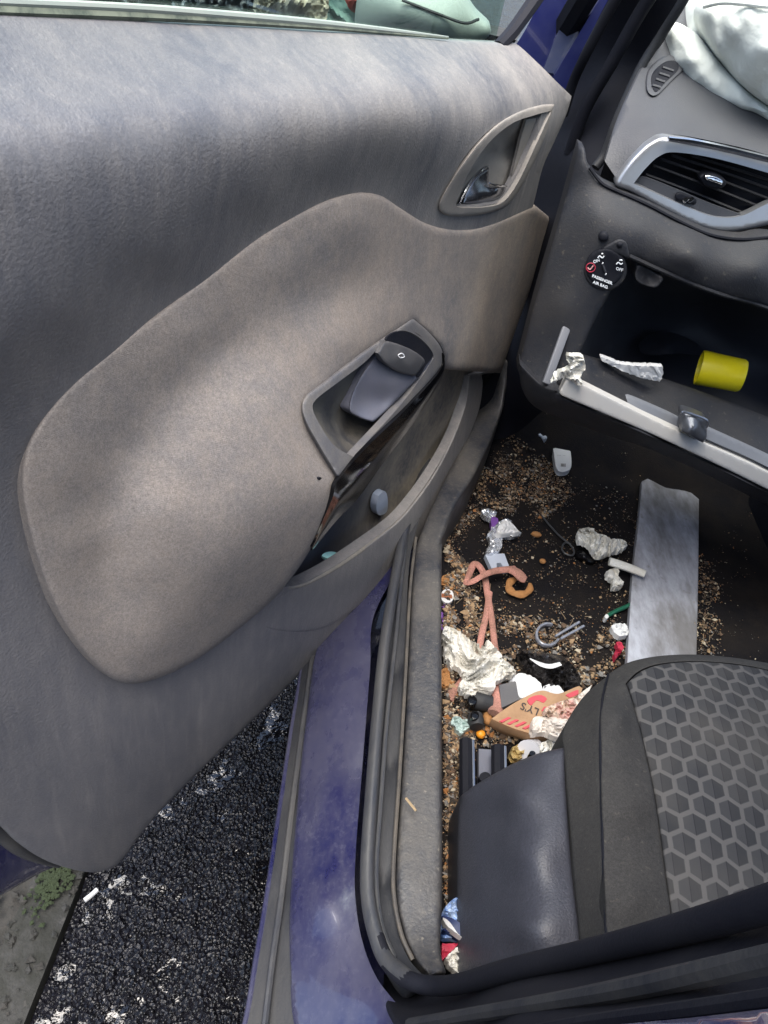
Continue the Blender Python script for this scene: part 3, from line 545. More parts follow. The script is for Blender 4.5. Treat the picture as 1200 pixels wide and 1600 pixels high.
# mirror housing beyond the glass
MI = [door(.30, -.10, .99), ]
patch('mirror_housing', FY, [(600, -60, .12, 'c'), (700, -30, .12), (745, 20, .12), (765, 40, .12), (764, 56, .12), (740, 68, .12), (640, 90, .12), (560, 60, .12), (560, -30, .12, 'c')], [(660, 10, .06), (700, 35, .07), (620, 20, .06)], M('grey_mirror_shell', (.27, .30, .275, 1), .45, dust=(.34, .37, .34, 1), damt=.5, dscale=15), D_, step=8, roll=(14, .02), skirt=.05)
g_ = np.array([(628, 0, .055), (680, 20, .06), (725, 36, .075), (748, 30, .09)]); tube('mirror_joint', FY(*g_.T), .0022, m_rubber, D_, seg=6)
# ---- sill
SI = empty('sill', (.1, -.6, .38), car)
def Zrow(z, pts): p = np.array(pts, float); return FZ(p[:, 0], p[:, 1], z)
patch('sill_trim', FZ, [(800, 560, .50, 'c'), (790, 610, .45), (782, 650, .418), (745, 735, .416), (710, 795, .415), (694, 835, .415), (690, 870, .415), (690, 1100, .415), (691, 1380, .415), (688, 1480, .420), (697, 1520, .43, 'c'), (672, 1524, .435, 'c'), (655, 1507, .425), (641, 1482, .416), (630, 1455, .412), (618, 1380, .41), (629, 1200, .41), (637, 1050, .41), (645, 900, .41), (655, 840, .41), (690, 760, .41), (730, 680, .41), (750, 600, .42), (760, 560, .50, 'c')],
      [(655, 1380, .414), (660, 1200, .414), (668, 1000, .414), (675, 880, .416)], m_scuff, SI, step=8, roll=(7, .008), skirt=.10)
patch('sill_channel', FZ, [(690, 700, .405, 'c'), (650, 830, .404), (638, 900, .404), (634, 1050, .404), (625, 1200, .404), (613, 1380, .404), (624, 1458, .408), (640, 1500, .415), (668, 1530, .43, 'c'), (640, 1540, .43), (606, 1490, .415), (592, 1440, .406), (585, 1380, .402), (592, 1200, .402), (603, 1050, .402), (612, 900, .402), (640, 790, .402), (680, 690, .402, 'c')], [(600, 1380, .396), (608, 1200, .396), (618, 1050, .396)], m_rubber, SI, step=6, skirt=.03)
g_ = np.array([(668, 720), (640, 800), (622, 880), (602, 1000), (590, 1120), (580, 1250), (574, 1350), (576, 1410), (587, 1460), (604, 1500), (640, 1532)], float)
zz = np.array([.418]*7+[.42, .424, .43, .45]); sealp = FZ(g_[:, 0], g_[:, 1], zz)
g2 = np.array([(700, 1540, .185), (800, 1515, .195), (900, 1492, .20), (1050, 1455, .20), (1200, 1412, .20), (1330, 1370, .20)]); sealq = FX(*g2.T)
tube('door_opening_seal', sealp, .0072, m_rubber2, SI, seg=14, n=8)
tube('pillar_seal', np.vstack([sealp[-3:], sealq]), [.0070, .0072, .0075, .007, .006, .006, .006], m_black, SI, seg=14, n=8)
g_ = np.array([(640, 800), (628, 900), (618, 1000), (605, 1120), (595, 1250), (588, 1350), (590, 1410), (600, 1460), (616, 1497)], float); tube('seal_lip', FZ(g_[:, 0], g_[:, 1], .416), .0028, m_rubber2, SI, seg=8)
g_ = np.array([(650, 840), (641, 920), (634, 1050), (625, 1200), (615, 1350), (617, 1410), (628, 1462), (645, 1500)], float); tube('trim_edge', FZ(g_[:, 0], g_[:, 1], .413), .0022, M('dusty_edge', (.03, .03, .032, 1), .6, dust=(.13, .11, .085, 1), damt=.6, dscale=50), SI, seg=8)
patch('painted_sill', FZ, [(640, 860, .39, 'c'), (585, 960, .388), (578, 1050, .388), (566, 1200, .388), (556, 1330, .388), (555, 1400, .388), (566, 1470, .39), (590, 1530, .40), (640, 1600, .43), (680, 1720, .50, 'c'), (500, 1720, .345, 'c'), (462, 1600, .352), (455, 1500, .352), (455, 1400, .352), (466, 1250, .352), (482, 1100, .352), (500, 1000, .352), (560, 880, .36, 'c')],
      [(530, 1400, .385), (535, 1200, .385), (550, 1050, .386), (495, 1400, .376), (500, 1250, .376), (515, 1100, .376), (560, 1560, .392), (500, 1560, .370), (600, 1640, .41)], m_blue, SI, step=8, skirt=.03)
patch('outer_rubber', FZ, [(560, 880, .345, 'c'), (508, 985, .344), (486, 1100, .344), (470, 1250, .344), (458, 1400, .344), (462, 1500, .344), (465, 1600, .344), (470, 1720, .344, 'c'), (352, 1720, .330, 'c'), (386, 1600, .330), (404, 1500, .330), (420, 1400, .330), (442, 1250, .330), (464, 1100, .330), (486, 985, .330), (545, 880, .330, 'c')],
      [(440, 1400, .334), (425, 1500, .334), (415, 1600, .334), (457, 1250, .334), (475, 1100, .335)], m_rubber, SI, step=7, skirt=.03)
g_ = np.array([(530, 900), (493, 1000), (476, 1100), (456, 1250), (438, 1400), (424, 1500), (412, 1600), (398, 1720)], float); tube('rubber_ridge', FZ(g_[:, 0]+2, g_[:, 1], .339), .0035, m_rubber2, SI, seg=8)
g_ = np.array([(520, 900), (483, 1000), (463, 1100), (440, 1250), (418, 1400), (401, 1500), (384, 1600), (352, 1720)], float); tube('outer_flange', FZ(g_[:, 0], g_[:, 1], .327), .0035, m_blue, SI, seg=8)
# rocker side going down to the floor of the car, seen from outside
mesh('rocker', [(.03, -2.2, .325), (.03, .2, .325), (.06, .2, .17), (.06, -2.2, .17), (.20, .2, .17), (.20, -2.2, .17)], [(0, 1, 2, 3), (3, 2, 4, 5)], m_blue, SI, smooth=False)
# ---- B pillar
BP = empty('rear_pillar', (.18, -1.2, .4), car)
patch('pillar_trim', FX, [(600, 1522, .155, 'c'), (640, 1545, .175), (700, 1530, .205), (800, 1502, .214), (900, 1478, .218), (1000, 1453, .218), (1100, 1425, .218), (1200, 1396, .218), (1330, 1352, .218, 'c'), (1330, 1740, .19, 'c'), (700, 1740, .16, 'c'), (640, 1640, .15), (600, 1570, .145)],
      [(900, 1530, .195), (1100, 1500, .195), (800, 1560, .18), (1200, 1560, .19), (900, 1600, .165), (1100, 1620, .17)], m_black, BP, step=10, roll=(10, .006), skirt=.10)
for g2, rr, mm in (([(640, 1600, .158), (720, 1588, .168), (900, 1560, .175), (1100, 1520, .18), (1330, 1470, .18)], .004, m_rubber), ([(660, 1640, .15), (760, 1625, .155), (900, 1600, .158), (1100, 1575, .16), (1330, 1545, .16)], .0025, m_black)):
    tube('pillar_seal', FX(*np.array(g2).T), rr, mm, BP, seg=8)
patch('pillar_panel', FX, [(700, 1640, .150, 'c'), (900, 1608, .150), (1100, 1588, .150), (1330, 1560, .150, 'c'), (1330, 1800, .12, 'c'), (700, 1800, .12, 'c')], [], m_bluec, BP, step=14, skirt=.01)
# ---- A pillar, hinge post and wing
AP = empty('front_pillar', (.25, .1, .6), car)
patch('hinge_post', FY, [(893, 120, .16, 'c'), (985, -40, .05), (1090, -40, .02, 'c'), (1040, 60, .05), (1003, 112, .08), (950, 240, .02), (930, 300, -.03), (890, 420, -.08), (860, 540, -.10), (850, 640, -.10, 'c'), (800, 680, -.02), (740, 690, .0, 'c'), (760, 560, .04), (810, 440, .08), (830, 300, .12)],
      [(900, 250, .04), (880, 350, .0), (940, 150, .08), (840, 500, -.02)], m_black, AP, step=12, skirt=.02)
for g2, r_, m_ in (([(985, -40, .02), (950, 20, .04), (918, 80, .06), (895, 130, .09), (880, 180, .10)], .008, m_black),
                   ([(1040, -40, .0), (1000, 20, .02), (955, 100, .04), (915, 170, .06), (890, 240, .07)], .010, m_black),
                   ([(1090, -40, -.03), (1062, 10, -.02), (1030, 60, .0), (1000, 108, .0), (965, 185, -.02), (945, 240, -.03), (930, 262, -.04)], .007, m_rubber)):
    tube('pillar_seal', FY(*np.array(g2, float).T), r_, m_, AP, seg=10)
patch('painted_pillar', FY, [(778, 90, .20, 'c'), (806, 70, .2), (840, 10, .2), (862, -40, .2, 'c'), (930, -40, .2, 'c'), (890, 60, .2), (870, 120, .2), (850, 170, .2, 'c')], [], m_bluec, AP, step=12, skirt=.03)
patch('wing_edge', FY, [(893, 0, .19, 'c'), (905, -40, .19, 'c'), (962, -40, .19, 'c'), (925, 20, .19), (880, 100, .19), (866, 115, .19), (848, 112, .19, 'c'), (862, 75, .19)], [], M('glossy_grey_blue_panel', (.06, .075, .16, 1), .15, dust=(.12, .13, .17, 1), damt=.5, dscale=8, coat=.8), AP, step=10, skirt=.02)
patch('wing_panel', FY, [(930, 10, .17, 'c'), (962, -40, .17, 'c'), (1000, -40, .17, 'c'), (930, 80, .17), (895, 140, .17), (900, 170, .17, 'c'), (862, 125, .17, 'c')], [], m_bluec, AP, step=10, skirt=.02)
# ---- floor
FL = empty('footwell', (.5, -.5, .3), car)
def floorf(x, y):
    z = .297+.002*mnoise.noise(Vector((x*20, y*20, 0)))
    if y > -.02: z += (y+.02)*.75
    if x < .27: z += (.27-x)*.25
    return z
def cgrid(name, x0, x1, y0, y1, d, f_, mat, parent):
    xs = np.arange(x0, x1+d/2, d); ys = np.arange(y0, y1+d/2, d); V = [(x, y, f_(x, y)) for y in ys for x in xs]; n = len(xs)
    return mesh(name, V, [(j*n+i, j*n+i+1, (j+1)*n+i+1, (j+1)*n+i) for j in range(len(ys)-1) for i in range(n-1)], mat, parent)
cgrid('carpet', .185, .86, -1.9, .32, .012, floorf, m_carpet, FL)
mesh('kick_panel', [(.195, .32, .25), (.195, -.1, .25), (.195, -.1, .418), (.195, .32, .8), (.26, .32, .25), (.26, -.02, .29), (.26, -.02, .5), (.26, .32, .8)], [(0, 1, 2, 3), (4, 5, 6, 7), (1, 5, 6, 2)], m_black, FL, smooth=False)
mesh('firewall', [(.19, .32, .2), (1.6, .32, .2), (1.6, .30, .9), (.19, .30, .9)], [(0, 1, 2, 3)], m_carpet, FL, smooth=False)
mesh('centre_console', [(.84, .3, .29), (.80, -1.9, .29), (.86, -1.9, .52), (.88, .0, .55), (.88, .3, .62), (1.1, .3, .62), (1.1, -1.9, .52)], [(0, 1, 2, 3, 4), (4, 3, 2, 6, 5)], m_black, FL, smooth=False)
# ---- roof and the rest of the shell, above and behind
RF = empty('roof', (.85, -1.2, 1.45), car)
box('roof_panel', (.87, -1.45, 1.47), (1.22, 2.1, .03), m_bluec, RF, bev=.012)
box('roof_lining', (.87, -1.45, 1.440), (1.18, 2.06, .02), m_black, RF, bev=.005)
for sgn in (0, 1):
    xb, xt = (.22, .30) if not sgn else (1.55, 1.46)
    tube('screen_pillar', [(xb, .30, .93), ((xb*2+xt)/3, .1, 1.1), ((xb+xt*2)/3, -.15, 1.27), (xt, -.42, 1.44)], .022, m_black, RF, seg=8)
mesh('windscreen', [(.26, .38, .95), (1.5, .38, .95), (1.42, -.42, 1.44), (.32, -.42, 1.44)], [(0, 1, 2, 3)], m_screen, RF, smooth=False)
mesh('far_door', [(1.62, -2.4, .2), (1.62, .4, .2), (1.60, .4, .95), (1.60, -2.4, .95)], [(0, 1, 2, 3)], m_black, RF, smooth=False)
mesh('rear_bulkhead', [(.2, -2.4, .2), (1.6, -2.4, .2), (1.6, -2.5, 1.1), (.2, -2.5, 1.1)], [(0, 1, 2, 3)], m_black, RF, smooth=False)
mesh('bonnet', [(.05, .42, .95), (1.65, .42, .95), (1.6, 1.3, .82), (.1, 1.3, .82), (.1, 1.3, .3), (1.6, 1.3, .3)], [(0, 1, 2, 3), (3, 2, 5, 4)], m_bluec, RF, smooth=False)
# ---- seat
SE = empty('seat', (.45, -.9, .3), car)
patch('side_cover', FZ, [(716, 1262, .37), (724, 1240, .385, 'c'), (745, 1225, .41), (800, 1194, .46), (845, 1176, .495), (882, 1168, .505, 'c'), (884, 1230, .508), (894, 1360, .508), (908, 1480, .508), (912, 1560, .508, 'c'), (716, 1560, .36, 'c'), (714, 1500, .36), (713, 1400, .362)],
      [(760, 1280, .422), (762, 1400, .425), (766, 1500, .425), (785, 1270, .455), (789, 1380, .457), (793, 1480, .457), (808, 1240, .490), (814, 1330, .495), (820, 1450, .497), (828, 1260, .501), (836, 1360, .505), (843, 1470, .505), (738, 1300, .395), (738, 1420, .395)], m_seatpl, SE, step=6, roll=(6, .006), skirt=.12)
S1 = [(880, 1168, .50, 'c'), (878, 1148, .497), (890, 1120, .50), (915, 1085, .508), (950, 1055, .52, 'c'), (940, 1100, .548), (938, 1160, .553), (941, 1300, .556), (947, 1460, .556), (950, 1560, .556, 'c'), (915, 1560, .512, 'c'), (906, 1465, .512), (894, 1340, .512), (886, 1240, .510)]
patch('outer_bolster', FZ, S1, [(915, 1180, .535), (920, 1320, .538), (928, 1450, .538)], m_seatdark, SE, step=6, roll=(4, .003), skirt=.05)
S2 = [(952, 1052, .52, 'c'), (985, 1034, .527), (1040, 1024, .53), (1110, 1024, .532), (1200, 1036, .532), (1340, 1066, .532, 'c'), (1340, 1090, .552, 'c'), (1200, 1047, .55), (1110, 1034, .548), (1040, 1036, .546), (1000, 1048, .543), (978, 1068, .54, 'c'), (992, 1110, .543), (1012, 1190, .547), (1030, 1290, .549), (1042, 1380, .55), (1050, 1440, .55), (1060, 1560, .55, 'c'), (950, 1560, .558, 'c'), (947, 1460, .558), (941, 1300, .558), (938, 1160, .555), (940, 1100, .548)]
patch('bolster', FZ, S2, [(970, 1120, .560), (985, 1250, .566), (995, 1400, .567)], m_seatdark, SE, step=6, roll=(4, .003), skirt=.05)
S3 = [(980, 1068, .541, 'c'), (1002, 1049, .545), (1042, 1037, .547), (1110, 1035, .549), (1200, 1048, .551), (1340, 1090, .552, 'c'), (1340, 1560, .545, 'c'), (1060, 1560, .551, 'c'), (1050, 1440, .551), (1042, 1380, .551), (1030, 1290, .55), (1012, 1190, .548), (992, 1110, .544)]
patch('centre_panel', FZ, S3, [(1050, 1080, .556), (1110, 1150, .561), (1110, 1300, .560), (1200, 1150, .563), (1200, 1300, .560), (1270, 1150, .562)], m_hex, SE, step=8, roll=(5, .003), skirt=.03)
g_ = np.array([(950, 1054, .522), (941, 1095, .547), (938, 1160, .555), (941, 1300, .558), (947, 1460, .558)]); tube('seam', FZ(*g_.T), .0012, m_black, SE, seg=6)
bx = [(.27, -1.22, .5), (.31, -1.5, 1.05)]
loft('backrest', [[(.30, -1.27, .50), (.46, -1.24, .5), (.64, -1.24, .5), (.80, -1.27, .50)], [(.29, -1.36, .75), (.46, -1.33, .75), (.64, -1.33, .75), (.80, -1.36, .75)], [(.33, -1.50, 1.05), (.46, -1.48, 1.07), (.64, -1.48, 1.07), (.76, -1.50, 1.05)]], m_seatdark, SE, thick=.10, back=(0, -1, 0))
RL = SE
for (x0, w_) in ((738, 4.5), (788, 4.0)):
    p = FZ(np.array([x0, x0+1.5]), np.array([1157 if x0 < 760 else 1167, 1260]), .345); d = p[1]-p[0]
    q = np.array([p[0], p[0]+d*.5, p[0]+d*1.0, p[0]+d*2.0]); tube('seat_rail', q, .0028, m_metal, SE, seg=8)
    q2 = q-np.array([.007, 0, .004]); tube('rail_channel', q2, .009, m_black, SE, seg=8)
prism('rail_plate', [(748, 1170, 'c'), (780, 1172, 'c'), (782, 1260, 'c'), (748, 1260, 'c')], FZ, .325, .004, m_cupblue, SE)
disc('rail_bolt', 758, 1214, 9, 8, 0, FZ, .333, .008, m_black, SE, n=16)
# ---- dashboard
DB = empty('dashboard', (.7, -.1, .8), car)
patch('dash_top', FY, [(945, 252, -.185, 'c'), (965, 190, -.13), (1000, 112, -.02), (1040, 45, .12), (1066, -10, .20, 'c'), (1340, 20, .30, 'c'), (1340, 300, -.12, 'c'), (1210, 246, -.135), (1120, 222, -.155), (1045, 210, -.175), (1012, 222, -.185), (985, 248, -.195), (964, 280, -.205, 'c')],
      [(1000, 190, -.14), (1060, 170, -.09), (1100, 200, -.12), (1180, 215, -.10), (1030, 120, -.01), (1150, 120, .08), (990, 220, -.175)], m_dash, DB, step=9, skirt=.01)
gr = [(1018, 128, 0), (1022, 112, 0), (1040, 97, 0), (1056, 96, 0), (1060, 108, 0), (1040, 128, 0), (1025, 143, 0)]
dS = TPS([(945, 252, -.185), (965, 190, -.13), (1000, 112, -.02), (1040, 45, .12), (1066, -10, .20), (1340, 20, .30), (1340, 300, -.12), (1210, 246, -.135), (1120, 222, -.155), (1045, 210, -.175), (1000, 190, -.14), (1060, 170, -.09), (1100, 200, -.12), (1180, 215, -.10), (1030, 120, -.01), (1150, 120, .08)])
patch('demister_frame', FY, [(1010, 130, 0), (1015, 108, 0), (1036, 90, 0), (1058, 88, 0), (1072, 102, 0), (1050, 126, 0), (1026, 149, 0), (1013, 145, 0)], [], m_dash, DB, step=4, roll=(4, .004), skirt=.006, surf=lambda P: dS(P)-.009)
patch('demister_vent', FY, gr, [], m_black, DB, step=4, skirt=.003, surf=lambda P: dS(P)-.0115)
for i in range(4):
    t = i/3; a0 = np.array([1019+t*16, 133-t*28]); a1 = np.array([1032+t*20, 137-t*24-t*2]); g_ = np.array([a0, a1]); tube('demister_bar', FY(g_[:, 0], g_[:, 1], dS(g_)-.014), .0022, m_dash, DB, seg=6)
# silver vent surround
VS = TPS([(962, 284, -.215), (985, 250, -.208), (1045, 212, -.190), (1120, 225, -.172), (1210, 246, -.152), (1340, 270, -.13), (1340, 390, -.15), (1210, 352, -.172), (1150, 362, -.185), (1100, 354, -.195), (1040, 326, -.207), (985, 300, -.215)])
patch('vent_surround', FY, [(961, 284, 0), (972, 266, 0), (990, 244, 0), (1015, 222, 0), (1045, 213, 0), (1120, 228, 0), (1210, 252, 0), (1340, 285, 0, 'c'), (1340, 350, 0, 'c'), (1240, 342, 0), (1205, 350, 0), (1150, 362, 0), (1115, 361, 0), (1080, 350, 0), (1030, 325, 0), (985, 300, 0), (966, 293, 0)], [], m_silver, DB, step=5, roll=(7, .008), skirt=.015, surf=lambda P: VS(P)-.004,
      holes=[[(990, 287, 0, 'c'), (1008, 264, 0), (1030, 244, 0), (1055, 238, 0), (1120, 248, 0), (1210, 273, 0), (1300, 300, 0, 'c'), (1240, 305, 0), (1200, 318, 0), (1165, 335, 0), (1140, 340, 0), (1110, 337, 0), (1070, 322, 0), (1020, 300, 0)]])
g_ = np.array([(1044, 217), (1080, 222), (1130, 232), (1180, 244), (1260, 264), (1340, 286)], float); tube('vent_chrome', FY(g_[:, 0], g_[:, 1], VS(g_)-.012), [.003, .0045, .0045, .0045, .0045, .0045], m_chrome, DB, seg=8)
patch('vent_recess', FY, [(980, 290, -.19), (1020, 235, -.18), (1120, 240, -.15), (1330, 300, -.12), (1200, 340, -.16), (1110, 345, -.18)], [(1100, 290, -.12)], m_black, DB, step=8, skirt=.002)
patch('vent_control_plate', FY, [(992, 287, -.203, 'c'), (1004, 276, -.203), (1060, 297, -.195), (1110, 318, -.188), (1160, 336, -.178, 'c'), (1140, 342, -.184), (1110, 339, -.19), (1070, 324, -.197), (1020, 302, -.204)], [], m_dash, DB, step=4, skirt=.004)
slats = [((1008, 272), (1160, 332)), ((1020, 258), (1185, 322)), ((1032, 248), (1205, 312)), ((1048, 242), (1230, 305)), ((1080, 243), (1260, 301))]
for (p, q) in slats:
    g_ = np.array([p, ((p[0]+q[0])/2, (p[1]+q[1])/2-1), q], float); tube('vent_slat', FY(g_[:, 0], g_[:, 1], VS(g_)+.014), .0036, m_dashlow, DB, seg=8, ell=.5)
patch('vent_knob', FY, [(1092, 277, 0), (1100, 271, 0), (1118, 272, 0), (1134, 282, 0), (1132, 291, 0), (1120, 295, 0), (1102, 290, 0)], [], m_black, DB, step=3, roll=(4, .005), skirt=.02, surf=lambda P: VS(P)-.004)
patch('knob_face', FY, [(1100, 275, 0), (1106, 273, 0), (1122, 277, 0), (1131, 284, 0), (1128, 289, 0), (1116, 285, 0), (1102, 280, 0)], [], m_chrome, DB, step=3, roll=(3, .003), skirt=.004, surf=lambda P: VS(P)-.010)
patch('vent_wheel', FY, [(1055, 304, 0), (1062, 300, 0), (1080, 306, 0), (1089, 313, 0), (1085, 320, 0), (1070, 317, 0), (1056, 312, 0)], [], m_black, DB, step=3, roll=(3, .004), skirt=.008, surf=lambda P: VS(P)-.001)
for k_ in range(2): 
    g_ = np.array([(1068+k_*8, 315), (1075+k_*8, 310)], float); tube('wheel_rib', FY(g_[:, 0], g_[:, 1], VS(g_)-.006), .0028, m_chrome, DB, seg=6)
# lower fascia and cheek
LFo = [(905, 226, -.20, 'c'), (913, 231, -.21), (919, 258, -.222), (938, 283, -.228), (965, 297, -.232), (1010, 316, -.235), (1060, 342, -.235), (1110, 366, -.232), (1160, 374, -.225), (1210, 370, -.215), (1340, 400, -.20, 'c'), (1340, 560, -.245, 'c'), (1210, 485, -.262), (1120, 458, -.275), (1050, 430, -.28), (985, 402, -.285), (972, 420, -.285, 'c'),
       (960, 445, -.29), (930, 500, -.30), (905, 556, -.315), (893, 600, -.33, 'c'), (860, 606, -.33), (822, 604, -.32), (808, 575, -.30, 'c'), (838, 460, -.27), (862, 380, -.25), (885, 300, -.22)]
LFc = [(940, 330, -.262), (1000, 360, -.275), (1080, 400, -.285), (1180, 420, -.27), (900, 400, -.275), (880, 480, -.295), (860, 560, -.31), (930, 440, -.29)]
patch('lower_fascia', FY, LFo, LFc, m_dashlow, DB, step=8, roll=(6, .006), skirt=.03)
lfS = TPS([p[:3] for p in LFo]+LFc)
g_ = np.array([(921, 262), (940, 286), (965, 299), (1010, 319), (1060, 345), (1110, 367), (1160, 374), (1210, 370)], float); tube('fascia_edge', FY(g_[:, 0], g_[:, 1], lfS(g_)-.002), .0022, m_black, DB, seg=6)
# glovebox cavity
GB = empty('glovebox', (.55, -.25, .6), car)
patch('liner', FY, [(965, 395, -.26, 'c'), (1050, 425, -.25), (1200, 470, -.22), (1360, 540, -.18, 'c'), (1360, 840, -.20, 'c'), (1200, 740, -.24), (1000, 655, -.30), (880, 600, -.32, 'c'), (905, 550, -.30), (935, 480, -.27)],
      [(985, 440, -.17), (1100, 480, -.05), (1000, 540, -.06), (940, 560, -.20), (1100, 540, -.04), (1050, 590, -.13), (1150, 620, -.12), (1250, 560, -.03), (1250, 660, -.12), (960, 590, -.24), (1060, 640, -.22), (1180, 690, -.20)], m_cavity, GB, step=10, skirt=.01)
patch('liner_hump', FY, [(1000, 548, -.11), (1020, 530, -.09), (1050, 527, -.08), (1085, 540, -.07), (1100, 555, -.09), (1060, 552, -.12), (1020, 555, -.13)], [(1045, 538, -.115)], m_cavity, GB, step=5, skirt=.02)
g_ = np.array([(983, 400), (1050, 430), (1120, 458), (1210, 486), (1340, 560)], float); tube('cavity_rim', FY(g_[:, 0], g_[:, 1], lfS(g_)-.001), .003, m_dashlow, GB, seg=6)
patch('striker', FY, [(994, 420, -.285), (1000, 414, -.285), (1034, 432, -.285), (1032, 443, -.287), (1022, 450, -.288), (998, 442, -.288), (992, 432, -.287)], [(1012, 434, -.275)], m_dashlow, GB, step=3, roll=(4, .004), skirt=.03)
m_railgrey = M('grey_lid_rail', (.13, .135, .15, 1), .5)
# lid: a shallow tray hanging open
lidq = lambda px, py, y: FY(np.array([px], float), np.array([py], float), y)[0]
patch('lid_tray', FY, [(893, 600, -.335, 'c'), (900, 560, -.31), (935, 565, -.295), (1050, 600, -.27), (1160, 640, -.245), (1360, 720, -.20, 'c'), (1360, 830, -.295, 'c'), (1200, 745, -.335), (1050, 672, -.355), (905, 606, -.372, 'c')],
      [(930, 590, -.318), (1000, 625, -.315), (1100, 665, -.30), (1250, 720, -.275)], m_dashlow, GB, step=8, skirt=.01)
patch('lid_inner_step', FY, [(978, 620, -.355, 'c'), (990, 622, -.352), (1062, 655, -.343), (1062, 672, -.352), (1030, 662, -.36), (984, 640, -.368, 'c')], [], m_railgrey, GB, step=4, skirt=.006)
patch('lid_inner_rail', FY, [(1104, 668, -.345, 'c'), (1200, 712, -.325), (1360, 790, -.295, 'c'), (1360, 820, -.31, 'c'), (1200, 730, -.34), (1100, 684, -.356, 'c')], [], m_railgrey, GB, step=5, skirt=.006)
patch('lid_edge', FY, [(884, 592, -.385, 'c'), (874, 614, -.392), (878, 618, -.392, 'c'), (1040, 688, -.375), (1200, 765, -.352), (1360, 848, -.325, 'c'), (1360, 818, -.318, 'c'), (1200, 737, -.345), (1040, 664, -.368), (906, 598, -.384, 'c')], [], m_silveredge, GB, step=5, roll=(2.5, .002), skirt=.012)
patch('lid_front', FY, [(812, 568, -.315, 'c'), (845, 600, -.345), (872, 612, -.388), (880, 622, -.390), (1040, 692, -.372), (1200, 770, -.35), (1360, 852, -.322, 'c'), (1360, 880, -.27, 'c'), (1200, 790, -.30), (1040, 712, -.32), (950, 680, -.325), (880, 655, -.325), (835, 635, -.315), (815, 605, -.31)],
      [(860, 630, -.365), (1000, 690, -.355), (1150, 760, -.335)], m_dashlow, GB, step=6, roll=(5, .005), skirt=.03)
pa, pb = lidq(885, 512, -.30), lidq(853, 600, -.352); d = (pb-pa); L_ = np.linalg.norm(d); zx = d/L_; xx = np.cross(zx, [0, 1., 0]); xx /= np.linalg.norm(xx); yy = np.cross(zx, xx)
box('lid_strut', (pa+pb)/2, (.012, .006, L_), M('grey_strut_plastic', (.13, .135, .155, 1), .45), GB, axes=[xx, yy, zx], bev=.0015)
patch('lid_latch', FY, [(1064, 652, -.365, 'c'), (1068, 644, -.362), (1102, 656, -.358), (1104, 664, -.358, 'c'), (1104, 684, -.375), (1098, 692, -.379, 'c'), (1064, 674, -.382, 'c')], [(1085, 668, -.385)], M('dark_latch', (.09, .095, .11, 1), .3, .6), GB, step=3, roll=(3, .004), skirt=.02)
g_ = np.array([(1064, 648), (1068, 643), (1085, 648), (1103, 655), (1106, 662), (1104, 668)], float); tube('latch_frame', FY(g_[:, 0], g_[:, 1], -.368), .0015, m_metal, GB, seg=6)
# airbag switch dial
dl = lambda P: lfS(P)-.006
def ell(cx, cy, rx, ry, rot, n=28):
    a_ = math.radians(rot); return [(cx+rx*math.cos(q)*math.cos(a_)-ry*math.sin(q)*math.sin(a_), cy+rx*math.cos(q)*math.sin(a_)+ry*math.sin(q)*math.cos(a_), 0) for q in np.linspace(0, 2*math.pi, n, endpoint=False)]
patch('dial_base', FY, ell(946, 421, 34, 33, 0), [], m_dashlow, DB, step=4, roll=(4, .003), skirt=.01, surf=lambda P: lfS(P)-.003)
patch('airbag_dial', FY, ell(945, 418, 30, 29, 0), [], m_black, DB, step=4, roll=(3, .002), skirt=.006, surf=dl)
patch('dial_ear', FY, [(940, 390, 0), (958, 378, 0), (968, 374, 0), (978, 378, 0), (982, 392, 0), (984, 404, 0), (966, 398, 0)], [], m_dashlow, DB, step=4, roll=(3, .003), skirt=.01, surf=lambda P: lfS(P)-.004)
for (x_, y_, r_) in ((943, 370, 8), (968, 383, 5)): patch('screw_cap', FY, ell(x_, y_, r_, r_, 0, 16), [], m_black, DB, step=3, roll=(r_*.8, .004), skirt=.004, surf=lambda P: lfS(P)-.007)
dk = lambda P: lfS(P)-.0078
for s_, c_, sz, ex_, b_ in (('PASSENGER', (941, 437), 6.6, (.92, .36), .03), ('AIR BAG', (938, 445), 6.6, (.92, .36), .03), ('ON', (932, 408), 7, (.9, -.3), .03), ('OFF', (968, 421), 7, (.9, .25), .03)):
    text('dial_lettering', s_, c_, (ex_[0]*sz, ex_[1]*sz), (ex_[1]*sz*.6, -ex_[0]*sz), FY, dk, m_print, DB, bold=b_)
def strokes(name, segs, r, mat, parent, surf):
    for s_ in segs: g_ = np.array(s_, float); tube(name, FY(g_[:, 0], g_[:, 1], surf(g_)), r, mat, parent, seg=5, n=4)
strokes('seat_icon', [[(934, 403), (937, 400), (941, 403), (944, 400)], [(940, 397), (941, 396), (942, 397)], [(963, 413), (966, 410), (970, 413), (973, 411)], [(968, 407), (970, 406), (972, 407)]], .0009, m_print, DB, dk)
strokes('dial_pointer', [[(941, 411), (942, 411.5)], [(946, 428), (947, 428.5)]], .0016, m_print, DB, dk)
strokes('dial_slot', [[(942, 414), (944, 420), (946, 425)]], .0018, m_cavity, DB, dk)
g_ = np.array([(916+7+7*math.cos(q), 418+7*math.sin(q)) for q in np.linspace(0, 2*math.pi, 12, endpoint=False)]); tube('warning_ring', FY(g_[:, 0], g_[:, 1], dk(g_)), .0007, m_red, DB, seg=5, closed=True, n=2)
strokes('warning_icon', [[(918, 418), (922, 421), (927, 415)]], .0009, M('pink_print', (.6, .3, .3, 1), .5), DB, dk)
